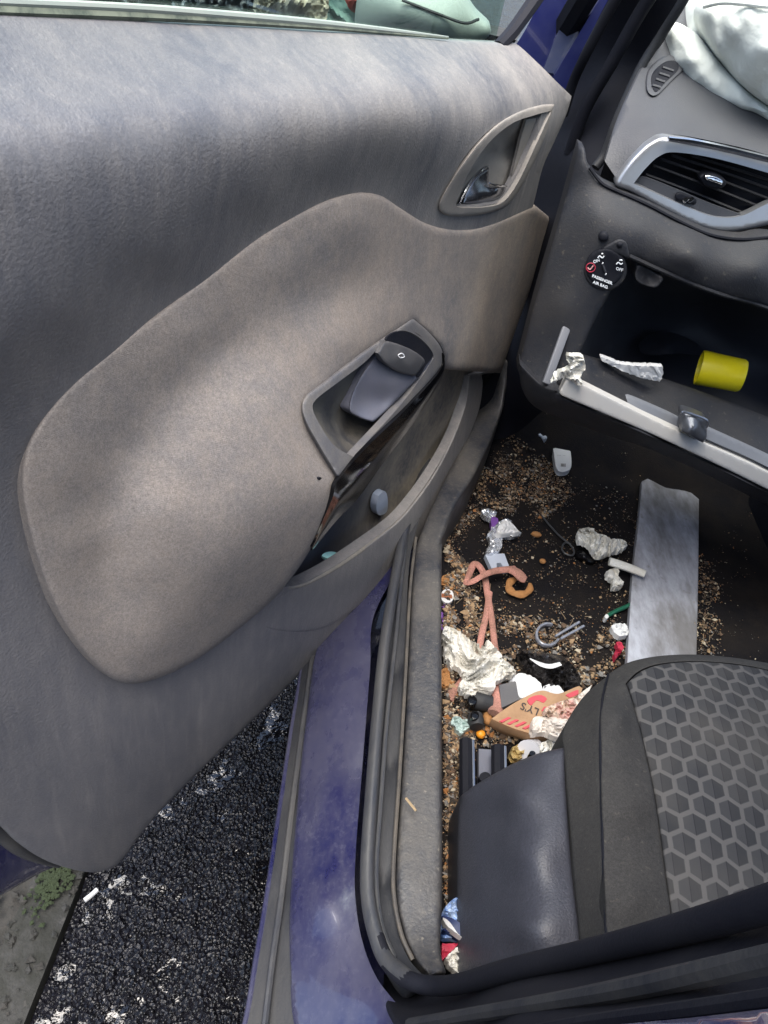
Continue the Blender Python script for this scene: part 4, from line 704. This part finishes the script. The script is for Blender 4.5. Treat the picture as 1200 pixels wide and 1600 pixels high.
# airbag
AB = empty('airbag', (.6, .0, 1.0), car)
patch('rear_fold', FY, [(1030, 70, .20), (1046, 20, .22), (1090, -60, .25), (1340, -60, .25), (1340, 260, .05), (1200, 200, .02), (1100, 150, .05), (1050, 110, .12)], [(1100, 20, .12), (1200, 50, .08)], m_bag, AB, step=9, roll=(20, .04), skirt=.05)
foldn = lambda P: np.array([-.018*(1-abs(mnoise.noise(Vector((p[0]/60+p[1]/200, p[1]/60-p[0]/300, .3)))))-.006*mnoise.noise(Vector((p[0]/22, p[1]/30, 1))) for p in P])
patch('lower_fold', FY, [(1040, 52, .10), (1052, 38, .10), (1085, 50, .08), (1120, 90, .04), (1180, 150, .0), (1340, 250, -.03, 'c'), (1340, 300, -.04, 'c'), (1200, 190, -.03), (1150, 172, .0), (1105, 150, .03), (1062, 126, .06), (1040, 90, .09)],
      [(1070, 90, .04), (1110, 125, .02), (1160, 160, -.01)], m_bag, AB, step=6, roll=(12, .025), skirt=.04, nz=foldn)
patch('front_fold', FY, [(1094, 20, .06), (1110, 2, .06), (1150, -30, .06), (1340, -60, .06, 'c'), (1340, 240, -.06, 'c'), (1240, 190, -.05), (1200, 165, -.04), (1160, 135, -.01), (1120, 90, .02), (1096, 50, .05)],
      [(1140, 40, .0), (1180, 90, -.05), (1200, 20, -.03), (1260, 100, -.08), (1150, 80, .0)], m_bag, AB, step=6, roll=(16, .035), skirt=.04, nz=foldn)
g_ = np.array([(1100, 10, .03), (1130, 4, .005), (1165, 6, -.015), (1200, 10, -.04), (1260, 12, -.05)]); tube('airbag_seam', FY(*g_.T), .003, m_bag, AB, seg=8)

# ================================================================== rubbish
FLZ = .300
def paper(name, out, z, amp, sc, seed, mat, label, category, step=3, dome=.0, thick=.0008, roll=None, frame=FZ, **k):
    cx = np.mean([p[0] for p in out]); cy = np.mean([p[1] for p in out])
    o_ = [(p[0], p[1], z)+((('c',)) if len(p) > 2 else ()) for p in out]
    if amp:
        dn = outl(o_, max(step, 2.5)); js = min(2.2, .05*np.ptp(dn[:, 0])+.6)
        o_ = [(x_+js*mnoise.noise(Vector((x_*.35, y_*.35, seed))), y_+js*mnoise.noise(Vector((x_*.35, y_*.35, seed+50))), z, 'c') for x_, y_, _z in dn]
    return patch(name, frame, o_, [(cx, cy, z+dome*frame.sg)], mat, None, step=step, thick=thick, nz=crumple(amp, sc, seed) if amp else None, roll=roll, smooth=True, angle=25, label=label, category=category, **k)
# glovebox contents
cupb = FY(np.array([1092, 1162.]), np.array([574, 588.]), np.array([-.20, -.215])); 
def cup():
    c0, c1 = cupb; ax = c1-c0; L_ = np.linalg.norm(ax); ax /= L_; s = np.cross(ax, [0, 0, 1.]); s /= np.linalg.norm(s); t = np.cross(s, ax); V = []; Fc = []
    prof = [(0.0, .0245), (.0, .0268), (.06, .0272), (.5, .0262), (.93, .0255), (.985, .0235), (1.0, .020), (1.0, .001)]; inner = [(.0, .0245), (.3, .0235), (.8, .022), (.86, .001)]
    n = 32
    for (a_, r_) in prof+inner[::1]:
        for j in range(n): q = 2*math.pi*j/n; V.append(c0+ax*a_*L_+r_*(math.cos(q)*s+math.sin(q)*t))
    for seq in (range(len(prof)-1), range(len(prof), len(prof)+len(inner)-1)):
        for i in seq:
            for j in range(n): Fc.append((i*n+j, i*n+(j+1) % n, (i+1)*n+(j+1) % n, (i+1)*n+j))
    return mesh('cup', V, Fc, m_yellow, None, label='yellow plastic cup lying on its side in the open glovebox', category='cup', angle=35)
cup()
paper('paper_strip', [(938, 558, 'c'), (944, 559), (975, 570), (1020, 572), (1036, 574, 'c'), (1035, 590), (1030, 596, 'c'), (1000, 590), (970, 578), (945, 566)], -.30, .003, 18, 2, m_white, 'twisted white paper strip lying inside the open glovebox', 'paper strip', frame=FY)
paper('tissue', [(884, 558), (898, 556), (912, 560), (914, 578), (906, 590), (910, 600), (900, 602), (888, 590), (872, 594), (862, 600), (868, 586), (890, 574)], -.395, .012, 14, 5, m_tissue, 'small torn white tissue draped on the left corner of the glovebox lid', 'tissue', frame=FY, thick=.0008)
# on the footwell floor
paper('film_scrap', [(834, 658), (842, 674), (852, 668), (858, 656), (868, 655), (866, 668), (852, 686), (844, 682), (832, 668)], .33, .004, 10, 6, m_palecard, 'small translucent film scrap at the front of the footwell under the glovebox', 'film scrap')
tg = empty('tag', tuple(FZ(np.array([878.]), np.array([717.]), .31)[0]), label='white rounded plastic tag alone on black carpet below the glovebox', category='tag')
prism('tag_body', [(864, 700, 'c'), (872, 698), (891, 699, 'c'), (893, 722), (891, 733), (884, 737), (874, 737), (868, 728)], FZ, .318, .006, M('off_white_plastic', (.55, .56, .58, 1), .4), tg, roll=(2, .0015), step=3)
text('tag_print', 'IIII', (880, 727), (8, .5), (0, -7), FZ, .3186, m_ink, tg, bold=.02)
text('tag_print', '--- --', (877, 711), (7, .5), (0, -7), FZ, .3186, M('grey_print', (.3, .3, .32, 1), .5), tg)
fw_ = empty('foil_wrapper', tuple(FZ(np.array([785.]), np.array([830.]), .30)[0]), label='crumpled silver and white foil sweet wrapper with a purple patch', category='wrapper')
patch('wrapper_sheet', FZ, [(752, 796, .31), (762, 794, .31), (776, 800, .31), (774, 808, .31), (780, 815, .31), (790, 810, .31), (800, 814, .31), (796, 820, .31), (815, 832, .31, 'c'), (800, 837, .31), (786, 838, .31), (784, 855, .31), (776, 862, .31), (760, 862, .31), (766, 846, .31), (762, 834, .31), (768, 826, .31), (768, 812, .31), (757, 806, .31)], [], m_foil, fw_, step=3.2, thick=.0006, nz=crumple(.011, 10, 8), smooth=False)
patch('wrapper_print', FZ, [(768, 808, .318), (778, 810, .318), (777, 818, .318), (769, 822, .318)], [], m_purple, fw_, step=3, thick=.001)
patch('wrapper_face', FZ, [(785, 814, .326), (797, 815, .326), (812, 831, .322, 'c'), (793, 833, .322), (776, 832, .322)], [], m_white, fw_, step=3, thick=.0006, nz=crumple(.005, 9, 4), angle=20)
prism('card_clip', [(758, 866, 'c'), (788, 865, 'c'), (797, 889, 'c'), (788, 890, 'c'), (782, 879), (776, 880, 'c'), (776, 888, 'c'), (769, 890, 'c')], FZ, .308, .0012, m_palecard, None, label='pale grey blue plastic clip with a notch beside the foil wrapper', category='plastic clip')
# pink cord
pc = np.array([(776, 892), (805, 889), (820, 903), (800, 900), (775, 892), (755, 899), (738, 909), (727, 912), (722, 920), (732, 900), (740, 882), (748, 884), (757, 900), (762, 930), (768, 965), (772, 1000), (775, 1030), (776, 1070), (778, 1095), (773, 1115)], float)
pc = pc[[1, 4, 5, 6, 7, 9, 10, 11, 12, 13, 14, 15, 16, 17, 18, 19]]
zc = np.array([.318, .322, .328, .322, .312, .312, .316, .318, .312, .31, .31, .312, .325, .322, .324, .326])
m_c = empty('pink_cord', tuple(FZ(np.array([760.]), np.array([950.]), .30)[0]), label='long looped pink fabric cord running across the crumbs to the card box', category='cord')
tube('long_strand', FZ(pc[:, 0], pc[:, 1], zc), [.007, .0065, .005, .005, .004, .005, .006, .006, .006, .0055, .005, .005, .006, .007, .008, .010], m_pink, m_c, seg=10, ell=.6)
p2 = np.array([(765, 925), (760, 960), (753, 990), (748, 1015), (735, 1045), (718, 1070), (706, 1082), (702, 1095)], float); tube('short_strand', FZ(p2[:, 0], p2[:, 1], np.array([.31, .308, .308, .31, .31, .312, .314, .312])), [.005, .005, .005, .005, .005, .006, .007, .006], m_pink, m_c, seg=10, ell=.6)
p2 = np.array([(797, 890), (808, 895), (816, 903), (822, 906)], float); tube('frayed_end', FZ(p2[:, 0], p2[:, 1], .322), [.008, .010, .010, .007], m_pink, m_c, seg=10, ell=.5)
p2 = np.array([(812+17*math.cos(q), 916+13*math.sin(q)) for q in np.linspace(-.3, 4.4, 9)]); tube('crisp_ring', FZ(p2[:, 0], p2[:, 1], .307), [.003, .006, .005, .008, .006, .008, .005, .007, .003], m_orange, None, seg=10, ell=.7, label='curled orange crisp ring beside the pink cord end', category='crisp')
# bottle lid and purple film by the sill
lid = empty('round_sticker', tuple(FZ(np.array([697.]), np.array([931.]), .31)[0]), label='round white sticker with a brown band next to the sill', category='sticker')
disc('sticker_disc', 699, 931, 10, 11, 0, FZ, .318, .0015, m_white, lid, n=24, step=3)
prism('sticker_band', [(690, 927, 'c'), (706, 929, 'c'), (707, 935, 'c'), (690, 933, 'c')], FZ, .3188, .0006, M('brown_print', (.25, .08, .03, 1), .5), lid, step=3)
paper('purple_film', [(688, 944), (697, 946), (697, 962), (700, 980), (696, 988), (688, 980), (686, 960)], .312, .005, 8, 9, m_purple, 'narrow purple film strip below the round sticker', 'film strip')
# tissues and paper
paper('crumpled_tissue', [(694, 980), (715, 985), (735, 1000), (758, 1010), (762, 1000), (782, 1020), (786, 1030), (800, 1040), (806, 1052), (790, 1058), (775, 1066), (772, 1078), (755, 1082), (738, 1086), (720, 1078), (718, 1068), (724, 1055), (712, 1040), (702, 1045), (694, 1015)], .322, .026, 36, 11, m_tissue, 'large crumpled soiled tissue next to the sill on the pink cord', 'tissue', step=2.5, dome=.02, thick=.001)
paper('crumpled_tissue', [(902, 832), (908, 826), (925, 824), (932, 832), (945, 836), (955, 842), (970, 842), (980, 850), (974, 858), (958, 862), (940, 868), (930, 866), (918, 850), (905, 845)], .315, .018, 24, 12, m_tissue, 'small crumpled white tissue beside the grey plate', 'tissue', step=2.5, dome=.012, thick=.001)
tb = np.array([(952, 877), (968, 882), (985, 888), (1008, 897)], float); tube('paper_roll', FZ(tb[:, 0], tb[:, 1], np.array([.322, .322, .324, .326])), [.009, .009, .009, .008], m_tissue, None, seg=9, ell=.7, label='rolled white paper stub leaning onto the grey plate edge', category='paper roll')
paper('paper_twist', [(948, 893), (960, 888), (968, 892), (966, 900), (974, 910), (970, 916), (958, 917), (957, 905), (950, 902)], .312, .008, 9, 13, m_tissue, 'small twisted cream paper hanging from the rolled paper stub', 'paper twist')
paper('paper_scrap', [(955, 978), (966, 974), (979, 976), (982, 990), (972, 994), (962, 990)], .312, .005, 12, 14, m_white, 'small white paper scrap against the plate above the red bits', 'paper scrap')
paper('red_scrap', [(963, 1003), (972, 1004), (974, 1014), (966, 1022), (962, 1030), (960, 1020), (965, 1012)], .312, .005, 8, 15, m_red, 'tiny torn red scrap among crumbs beside the plate', 'paper scrap')
# cable with a dark spoon-like bud
cb = np.array([(846, 805), (858, 820), (875, 838), (890, 850), (897, 862), (893, 868), (882, 864), (878, 856), (883, 848), (892, 850)], float); ca = empty('cable', tuple(FZ(cb[4:5, 0], cb[4:5, 1], .30)[0]), label='thin dark cable with a shiny black earpiece on the carpet', category='cable')
tube('wire', FZ(cb[:, 0], cb[:, 1], .306), .0016, m_rubber2, ca, seg=7)
patch('earpiece', FZ, [(899, 862, .308), (908, 858, .308), (920, 864, .308), (932, 876, .308), (925, 881, .308), (910, 876, .308), (900, 870, .308)], [(914, 868, .318)], m_gloss, ca, step=3, roll=(4, .005), skirt=.004)
gs = np.array([(948, 963), (962, 955), (976, 949), (990, 942)], float); gq = empty('green_stick', tuple(FZ(gs[:1, 0], gs[:1, 1], .305)[0]), label='dark green plastic stick with a white tip poking from under the plate', category='stick')
tube('shaft', FZ(gs[:, 0], gs[:, 1], .307), .0035, m_green, gq, seg=9); disc('tip', 948, 963, 3.2, 3.4, 0, FZ, .3125, .004, m_white, gq, n=12, step=2)
rg = np.array([(856+18*math.cos(q), 992+17*math.sin(q)) for q in np.linspace(-1.2, -5.8, 9)]); tube('plastic_ring', FZ(rg[:, 0], rg[:, 1], .31), .0025, m_clear, None, seg=8, ell=1.6, label='broken pale plastic ring lying in the crumbs', category='plastic ring')
for i_, (p, q, lb) in enumerate((((868, 994), (905, 972), 'upper clear plastic tube of a pair among the crumbs'), ((876, 998), (912, 978), 'lower clear plastic tube of a pair among the crumbs'))):
    g_ = np.array([p, ((p[0]+q[0])/2, (p[1]+q[1])/2), q], float); tube('plastic_tube', FZ(g_[:, 0], g_[:, 1], .31+.004*i_), .0022, m_clear, None, seg=8, label=lb, category='tube', group='clear plastic tubes')
bw = empty('black_wrapper', tuple(FZ(np.array([855.]), np.array([1045.]), .30)[0]), label='glossy black plastic wrapper with a white stripe above the card box', category='wrapper')
patch('wrapper_film', FZ, [(808, 1022, .312), (820, 1014, .312), (835, 1020, .312), (870, 1022, .312), (885, 1030, .312), (900, 1045, .312), (908, 1065, .312), (895, 1078, .312), (870, 1070, .312), (848, 1072, .312), (835, 1055, .312), (818, 1040, .312)], [(860, 1045, .325)], m_bin, bw, step=4, thick=.0008, nz=crumple(.022, 16, 16), smooth=False)
st = np.array([(828, 1029), (845, 1038), (860, 1041), (876, 1037)], float); tube('wrapper_stripe', FZ(st[:, 0], st[:, 1], .345), [.001, .004, .004, .003], m_white, bw, seg=6, ell=.25)
paper('paper_sheet', [(798, 1062), (812, 1052), (830, 1056), (845, 1068), (846, 1080), (830, 1088), (812, 1090), (806, 1075)], .328, .004, 40, 17, m_white, 'smooth white paper piece between the tissue and the card box', 'paper')
paper('paper_sheet', [(850, 1072), (862, 1070), (874, 1072), (880, 1084), (866, 1086), (850, 1082)], .325, .004, 20, 18, m_white, 'little white paper corner under the black wrapper', 'paper')
prism('dark_card', [(780, 1070, 'c'), (806, 1064, 'c'), (811, 1093, 'c'), (784, 1106, 'c')], FZ, .330, .0012, m_greycard, None, label='dark grey square card left of the brown card box', category='card')
# torn card box
cb_ = empty('card_box', tuple(FZ(np.array([840.]), np.array([1110.]), .31)[0]), label='torn flattened brown card box with red stripes and white lining', category='card box')
CS = TPS([(770, 1120, .335), (845, 1080, .352), (915, 1080, .36), (850, 1150, .34), (900, 1130, .35)])
patch('printed_panel', FZ, [(768, 1123, 0, 'c'), (790, 1107, 0), (815, 1092, 0), (845, 1079, 0), (872, 1084, 0), (905, 1072, 0), (908, 1082, 0), (880, 1100, 0), (850, 1118, 0), (832, 1135, 0), (832, 1147, 0, 'c'), (800, 1137, 0)], [], m_card, cb_, step=4, thick=.0012, surf=CS, nz=crumple(.0012, 30, 19), angle=30)
patch('folded_side', FZ, [(767, 1125, .332, 'c'), (800, 1139, .337), (832, 1149, .338), (866, 1151, .338, 'c'), (850, 1153, .322), (815, 1148, .322), (785, 1138, .322), (766, 1127, .322, 'c')], [], m_card, cb_, step=3, thick=.001)
patch('white_lining', FZ, [(836, 1120, .346), (870, 1118, .352), (905, 1085, .366), (925, 1070, .37, 'c'), (900, 1125, .362, 'c'), (880, 1152, .352), (850, 1144, .346), (832, 1146, .343), (830, 1135, .343)], [(870, 1130, .36)], M('off_white_card', (.66, .62, .58, 1), .7, dust=(.45, .35, .27, 1), damt=.4, dscale=30), cb_, step=3, thick=.001, nz=crumple(.010, 22, 20), angle=25)
patch('torn_flap', FZ, [(850, 1108, .358), (870, 1098, .362), (890, 1092, .366), (905, 1090, .366), (912, 1098, .366), (905, 1112, .366), (890, 1122, .362), (872, 1117, .360), (862, 1116, .358)], [], M('torn_card', (.6, .5, .4, 1), .8, dust=(.55, .2, .2, 1), damt=.5, dscale=45, dcon=.1), cb_, step=3, thick=.001, nz=crumple(.014, 14, 21), angle=20)
cs2 = lambda P: CS(P)+.0016
text('box_lettering', "LY'S", (828, 1107), (-16, -6.3), (-6, 15), FZ, cs2, m_ink, cb_, bold=.012)
for i_ in range(5):
    x0, y0 = 786+i_*12, 1124+i_*3.5; patch('box_stripe', FZ, [(x0-6, y0+3, 0, 'c'), (x0+8, y0-4, 0, 'c'), (x0+13, y0-2.5, 0, 'c'), (x0-1, y0+4.5, 0, 'c')], [], m_cardred, cb_, step=4, thick=.0003, surf=lambda P: CS(P)+.0014)
for (q, ) in (([(824, 1094), (832, 1088), (846, 1086), (855, 1092), (850, 1098), (838, 1094), (830, 1102)],), ([(850, 1104), (862, 1108), (872, 1118), (868, 1124), (856, 1116), (846, 1110)],), ([(884, 1086), (896, 1080), (904, 1078), (904, 1084), (890, 1090)],)):
    patch('box_print', FZ, [(x_, y_, 0) for x_, y_ in q], [], m_cardred, cb_, step=4, thick=.0003, surf=lambda P: CS(P)+.0015)
# small black caps
for i_, (p, q, r_, lb) in enumerate((((738, 1094), (768, 1100), .0125, 'black ribbed bottle cap lying on its side under the tissue'), ((742, 1118), (745, 1136), .011, 'black plastic cap standing in front of the ribbed cap'))):
    g_ = np.array([p, ((p[0]+q[0])/2, (p[1]+q[1])/2), q], float); A_ = empty('bottle_cap', tuple(FZ(g_[:1, 0], g_[:1, 1], .31)[0]), label=lb, category='cap', group='black caps by the tissue')
    tube('cap_side', FZ(g_[:, 0], g_[:, 1], .322), [r_*.95, r_, r_*.85], m_rubber, A_, seg=18); disc('cap_top', p[0], p[1], r_*620, r_*700, 0, FZ, .334, .004, m_gloss, A_, n=20, roll=(3, .002))
paper('teal_film', [(706, 1124), (716, 1118), (722, 1124), (734, 1124), (738, 1134), (730, 1138), (722, 1146), (712, 1140), (705, 1134)], .315, .008, 9, 22, m_teal, 'small pale teal film scrap left of the black caps', 'film scrap')
hc = empty('hollow_cap', tuple(FZ(np.array([830.]), np.array([1172.]), .31)[0]), label='small white hollow cap between the card box and the seat', category='cap')
g_ = np.array([(822, 1165), (836, 1172), (846, 1177)], float)
tube('cap_body', FZ(np.array([838., 830, 826]), np.array([1166., 1171, 1175]), np.array([.318, .324, .328])), [.010, .013, .016], M('white_plastic', (.6, .6, .64, 1), .4), hc, seg=20)
disc('cap_hole', 832, 1177, 5, 4, 10, FZ, .345, .003, m_gloss, hc, n=14, step=2)
paper('bread_crust', [(797, 1178), (800, 1168), (812, 1162), (822, 1166), (820, 1178), (812, 1190), (802, 1190)], .318, .014, 12, 23, M('bread', (.45, .30, .12, 1), .8, dust=(.25, .22, .08, 1), damt=.5, dscale=60), 'tan bread crust beside the white hollow cap near the seat', 'bread crust', roll=(6, .008))
paper('wrapping_paper', [(844, 1164), (850, 1160), (868, 1148), (884, 1150), (884, 1164), (868, 1172), (850, 1180), (846, 1176)], .335, .010, 14, 24, m_tissue, 'crumpled pinkish white paper tucked between the card box and the seat', 'paper')
p_ = FZ(np.array([751.]), np.array([1147.]), .308)[0]
def ball(name, p, r, mat, label, cat, sq=(1, 1, .9)):
    V = []; Fc = []; nu, nv = 10, 7
    for i in range(nv+1):
        for j in range(nu): th, ph = math.pi*i/nv, 2*math.pi*j/nu; f_ = 1+.1*mnoise.noise(Vector((j, i, r*999))); V.append((p[0]+r*sq[0]*f_*math.sin(th)*math.cos(ph), p[1]+r*sq[1]*f_*math.sin(th)*math.sin(ph), p[2]+r*sq[2]*f_*math.cos(th)))
    for i in range(nv):
        for j in range(nu): Fc.append((i*nu+j, (i+1)*nu+j, (i+1)*nu+(j+1) % nu, i*nu+(j+1) % nu))
    return mesh(name, V, Fc, mat, None, label=label, category=cat)
ball('sweet', p_, .0065, M('bright_orange', (.75, .28, .02, 1), .4), 'small round bright orange sweet near the seat rail', 'sweet')
ball('nut', FZ(np.array([762.]), np.array([1122.]), .312)[0], .009, m_orange, 'brown orange nut touching the left corner of the card box', 'nut', (.8, 1.2, .8))
ball('nut', FZ(np.array([838.]), np.array([835.]), .306)[0], .0075, m_orange, 'orange nut alone on black carpet right of the foil wrapper', 'nut', (1.3, .8, .7))
ball('nut', FZ(np.array([848.]), np.array([877.]), .306)[0], .006, m_orange, 'tiny orange nut on bare carpet above the crisp ring', 'nut', (1, .9, .7))
paper('crisp', [(690, 1046), (702, 1044), (703, 1055), (702, 1070), (692, 1076), (689, 1062)], .318, .006, 12, 25, m_orange, 'tan crisp piece against the sill left of the large tissue', 'crisp')
paper('crisp', [(690, 902), (705, 896), (712, 905), (710, 918), (696, 922), (688, 914)], .312, .01, 12, 26, m_orange, 'yellow brown crisp lump right above the round sticker', 'crisp')
# between the sill and the seat
pk = empty('striped_packet', tuple(FZ(np.array([705.]), np.array([1435.]), .33)[0]), label='blue and white printed packet wedged between sill and seat', category='packet')
patch('packet_film', FZ, [(690, 1430, .35), (700, 1412, .36), (716, 1402, .36), (722, 1420, .36), (722, 1462, .36), (705, 1465, .355), (690, 1462, .35)], [], m_pblue, pk, step=3, thick=.001, nz=crumple(.008, 14, 27), angle=25)
patch('packet_band', FZ, [(690, 1432, .362), (705, 1434, .366), (722, 1446, .37), (722, 1466, .37), (705, 1458, .366), (692, 1452, .362), (702, 1446, .366)], [], m_navyprint, pk, step=3, thick=.001)
patch('packet_white', FZ, [(692, 1434, .368), (702, 1440, .372), (715, 1458, .376), (722, 1464, .376), (708, 1454, .374), (698, 1446, .37)], [], m_white, pk, step=2.5, thick=.0006)
paper('red_wrapper', [(690, 1474, 'c'), (716, 1474, 'c'), (706, 1486), (691, 1500, 'c')], .362, .003, 18, 28, m_red, 'bright red wrapper triangle between sill and seat', 'wrapper')
paper('white_wrapper', [(716, 1478), (722, 1478), (724, 1520), (708, 1514), (696, 1498), (704, 1488)], .358, .008, 14, 29, m_tissue, 'grey white wrapper piece below the red triangle by the seat', 'wrapper')
tube('twig', FZ(np.array([634., 642, 650]), np.array([1247., 1257, 1267]), .4225), .0014, M('straw', (.3, .22, .13, 1), .8), None, seg=5, label='short brown twig lying on the sill trim', category='twig')
# the long grey plate
gp_ = patch('metal_plate', FZ, [(1003, 752, .312, 'c'), (1012, 748, .312), (1040, 762, .312), (1060, 765, .312), (1080, 770, .312), (1092, 780, .312, 'c'), (1091, 900, .312), (1088, 1030, .312), (1086, 1090, .312, 'c'), (978, 1090, .312, 'c'), (981, 1010, .312), (988, 900, .312), (997, 820, .312)], [], m_plate, None, step=8, thick=.004, roll=(3, .0015), nz=lambda P: np.array([.0025*mnoise.noise(Vector((p[0]/40, p[1]/70, 3))) for p in P]), label='long scuffed grey metal plate lying on the footwell carpet', category='metal plate')
# crumbs: a scatter nobody could count
def scatter():
    zones = [([(692, 850), (735, 900), (760, 960), (850, 960), (930, 990), (985, 960), (980, 1030), (935, 1060), (880, 1110), (800, 1160), (730, 1170), (692, 1170)], 3600, (.0012, .0052)),
             ([(742, 745), (790, 690), (860, 720), (900, 770), (850, 810), (760, 790), (700, 860), (694, 840)], 2200, (.0010, .0040)),
             ([(692, 1150), (735, 1150), (716, 1260), (712, 1410), (692, 1420)], 1500, (.001, .0038)),
             ([(1092, 860), (1120, 880), (1130, 1000), (1110, 1035), (1088, 1035)], 330, (.001, .004)),
             ([(690, 840), (900, 740), (1000, 780), (985, 1000), (700, 1000)], 900, (.0008, .0028)),
             ([(780, 640), (1000, 720), (1000, 1000), (1190, 760), (1190, 1030), (700, 1160)], 420, (.0006, .0018)),
             ([(692, 1060), (740, 1090), (740, 1170), (692, 1200)], 700, (.0012, .005)),
             ([(692, 860), (740, 890), (735, 1000), (692, 1000)], 700, (.0014, .006))]
    P = []; Sz = []
    for poly, n, (s0, s1) in zones:
        poly = np.array(poly, float); lo, hi = poly.min(0), poly.max(0); c = 0
        while c < n:
            q = rng.uniform(lo, hi, (n*3, 2)); q = q[inside(q, poly)]
            keep = np.array([mnoise.noise(Vector((a_/26, b_/26, 4)))+.25*mnoise.noise(Vector((a_/9, b_/9, 1))) > -.15+rng.uniform(-.25, .25) for a_, b_ in q]); q = q[keep][:n-c]; c += len(q)
            X = FZ(q[:, 0], q[:, 1], .303)
            for x in X: P.append((x[0], x[1], floorf(x[0], x[1])+.003+rng.uniform(0, .003))); Sz.append(s0+(s1-s0)*rng.random()**2.6)
    P = np.array(P); Sz = np.array(Sz); k2 = rng.integers(0, len(P), 14000); J = P[k2]+rng.normal(0, .006, (14000, 3))*[1, 1, 0]; J[:, 2] -= .002; P = np.vstack([P, J[J[:, 0] > .2]]); Sz = np.concatenate([Sz, .0005+.0009*rng.random(len(P)-len(Sz))]); n = len(P)
    tans = [M('crumb_tan', (.27, .18, .10, 1), .8), M('crumb_brown', (.10, .062, .038, 1), .85), M('crumb_pale', (.40, .34, .25, 1), .8), M('crumb_dark', (.035, .028, .022, 1), .9), M('crumb_orange', (.30, .13, .04, 1), .7), M('crumb_grey', (.16, .15, .14, 1), .8)]
    mi_ = rng.choice(6, n, p=[.21, .33, .09, .23, .04, .10])
    blobs('crumbs', P, tans, (mi_, np.array(Sz)[:, None]*rng.uniform(.5, 1.5, (n, 3))), kind='stuff', label='countless brown food crumbs and grit strewn over the footwell carpet', category='crumbs')
scatter()
# straw-like fibres
V = []; Fc = []
for i in range(90):
    q = random.choice([(700, 1120, 1180, 60), (720, 1180, 1300, 20), (850, 1000, 960, 90), (1100, 940, 1000, 20), (730, 900, 1000, 40)])
    x_, y_ = random.gauss(q[0], q[3]*.5), random.uniform(min(q[1], q[2]), max(q[1], q[2]))
    if x_ < 693 or x_ > 1130: continue
    c = FZ(np.array([x_]), np.array([y_]), .31)[0]; an = random.uniform(0, 3.14); L_ = random.uniform(.003, .009); d = np.array([math.cos(an), math.sin(an), random.uniform(-.1, .2)])*L_; s = np.array([-math.sin(an), math.cos(an), 0])*.0006
    o = len(V); V += [c-d-s, c-d+s, c+d+s, c+d-s, c-d+np.array([0, 0, .001]), c+d+np.array([0, 0, .001])]; Fc += [(o, o+1, o+2, o+3), (o, o+3, o+5, o+4), (o+1, o+4, o+5, o+2)]
mesh('straw_fibres', V, Fc, M('straw_fibre', (.22, .16, .10, 1), .8), None, smooth=False, kind='stuff', label='thin straw fibres mixed in the crumbs', category='fibres')

# ================================================================== beyond the door glass
box('low_wall', (-.1, 1.35, .42), (1.5, .5, .84), m_conc, None, bev=.01, label='low dark wall seen through the door glass', category='wall')
def beyond(name, out, y, amp, sc, seed, mat, label, cat, dome=.08):
    paper(name, out, y, amp, sc, seed, mat, label, cat, step=4, dome=dome, thick=.004, frame=FY)
beyond('foil_sheet', [(180, 10), (200, -40), (420, -40), (408, 0), (380, 24), (340, 36), (300, 30), (240, 24), (205, 18)], .95, .16, 22, 30, m_foil, 'crumpled silver foil sheet seen through the door glass', 'foil')
beyond('brown_sack', [(395, 10), (420, -40), (470, -40), (510, -10), (505, 40), (470, 40), (420, 30)], .95, .05, 40, 31, M('beige_cloth', (.34, .30, .23, 1), .9), 'beige cloth bundle beside the silver foil behind the glass', 'cloth')
beyond('dark_sack', [(120, 0), (150, -40), (205, -40), (200, 15), (160, 20)], .95, .04, 20, 32, m_bin, 'dark plastic sack at the left of the silver foil', 'sack')
beyond('teal_sack', [(500, -40), (660, -40), (700, 80), (500, 80)], 1.05, .05, 60, 33, M('dark_teal_sheet', (.12, .2, .18, 1), .6), 'dark teal sheet behind the mirror beyond the glass', 'sheet')
beyond('red_cloth', [(538, -20), (565, -20), (572, 5), (562, 18), (545, 14)], .98, .02, 20, 34, M('faded_red_cloth', (.45, .08, .06, 1), .9), 'small faded red cloth behind the door glass', 'cloth')
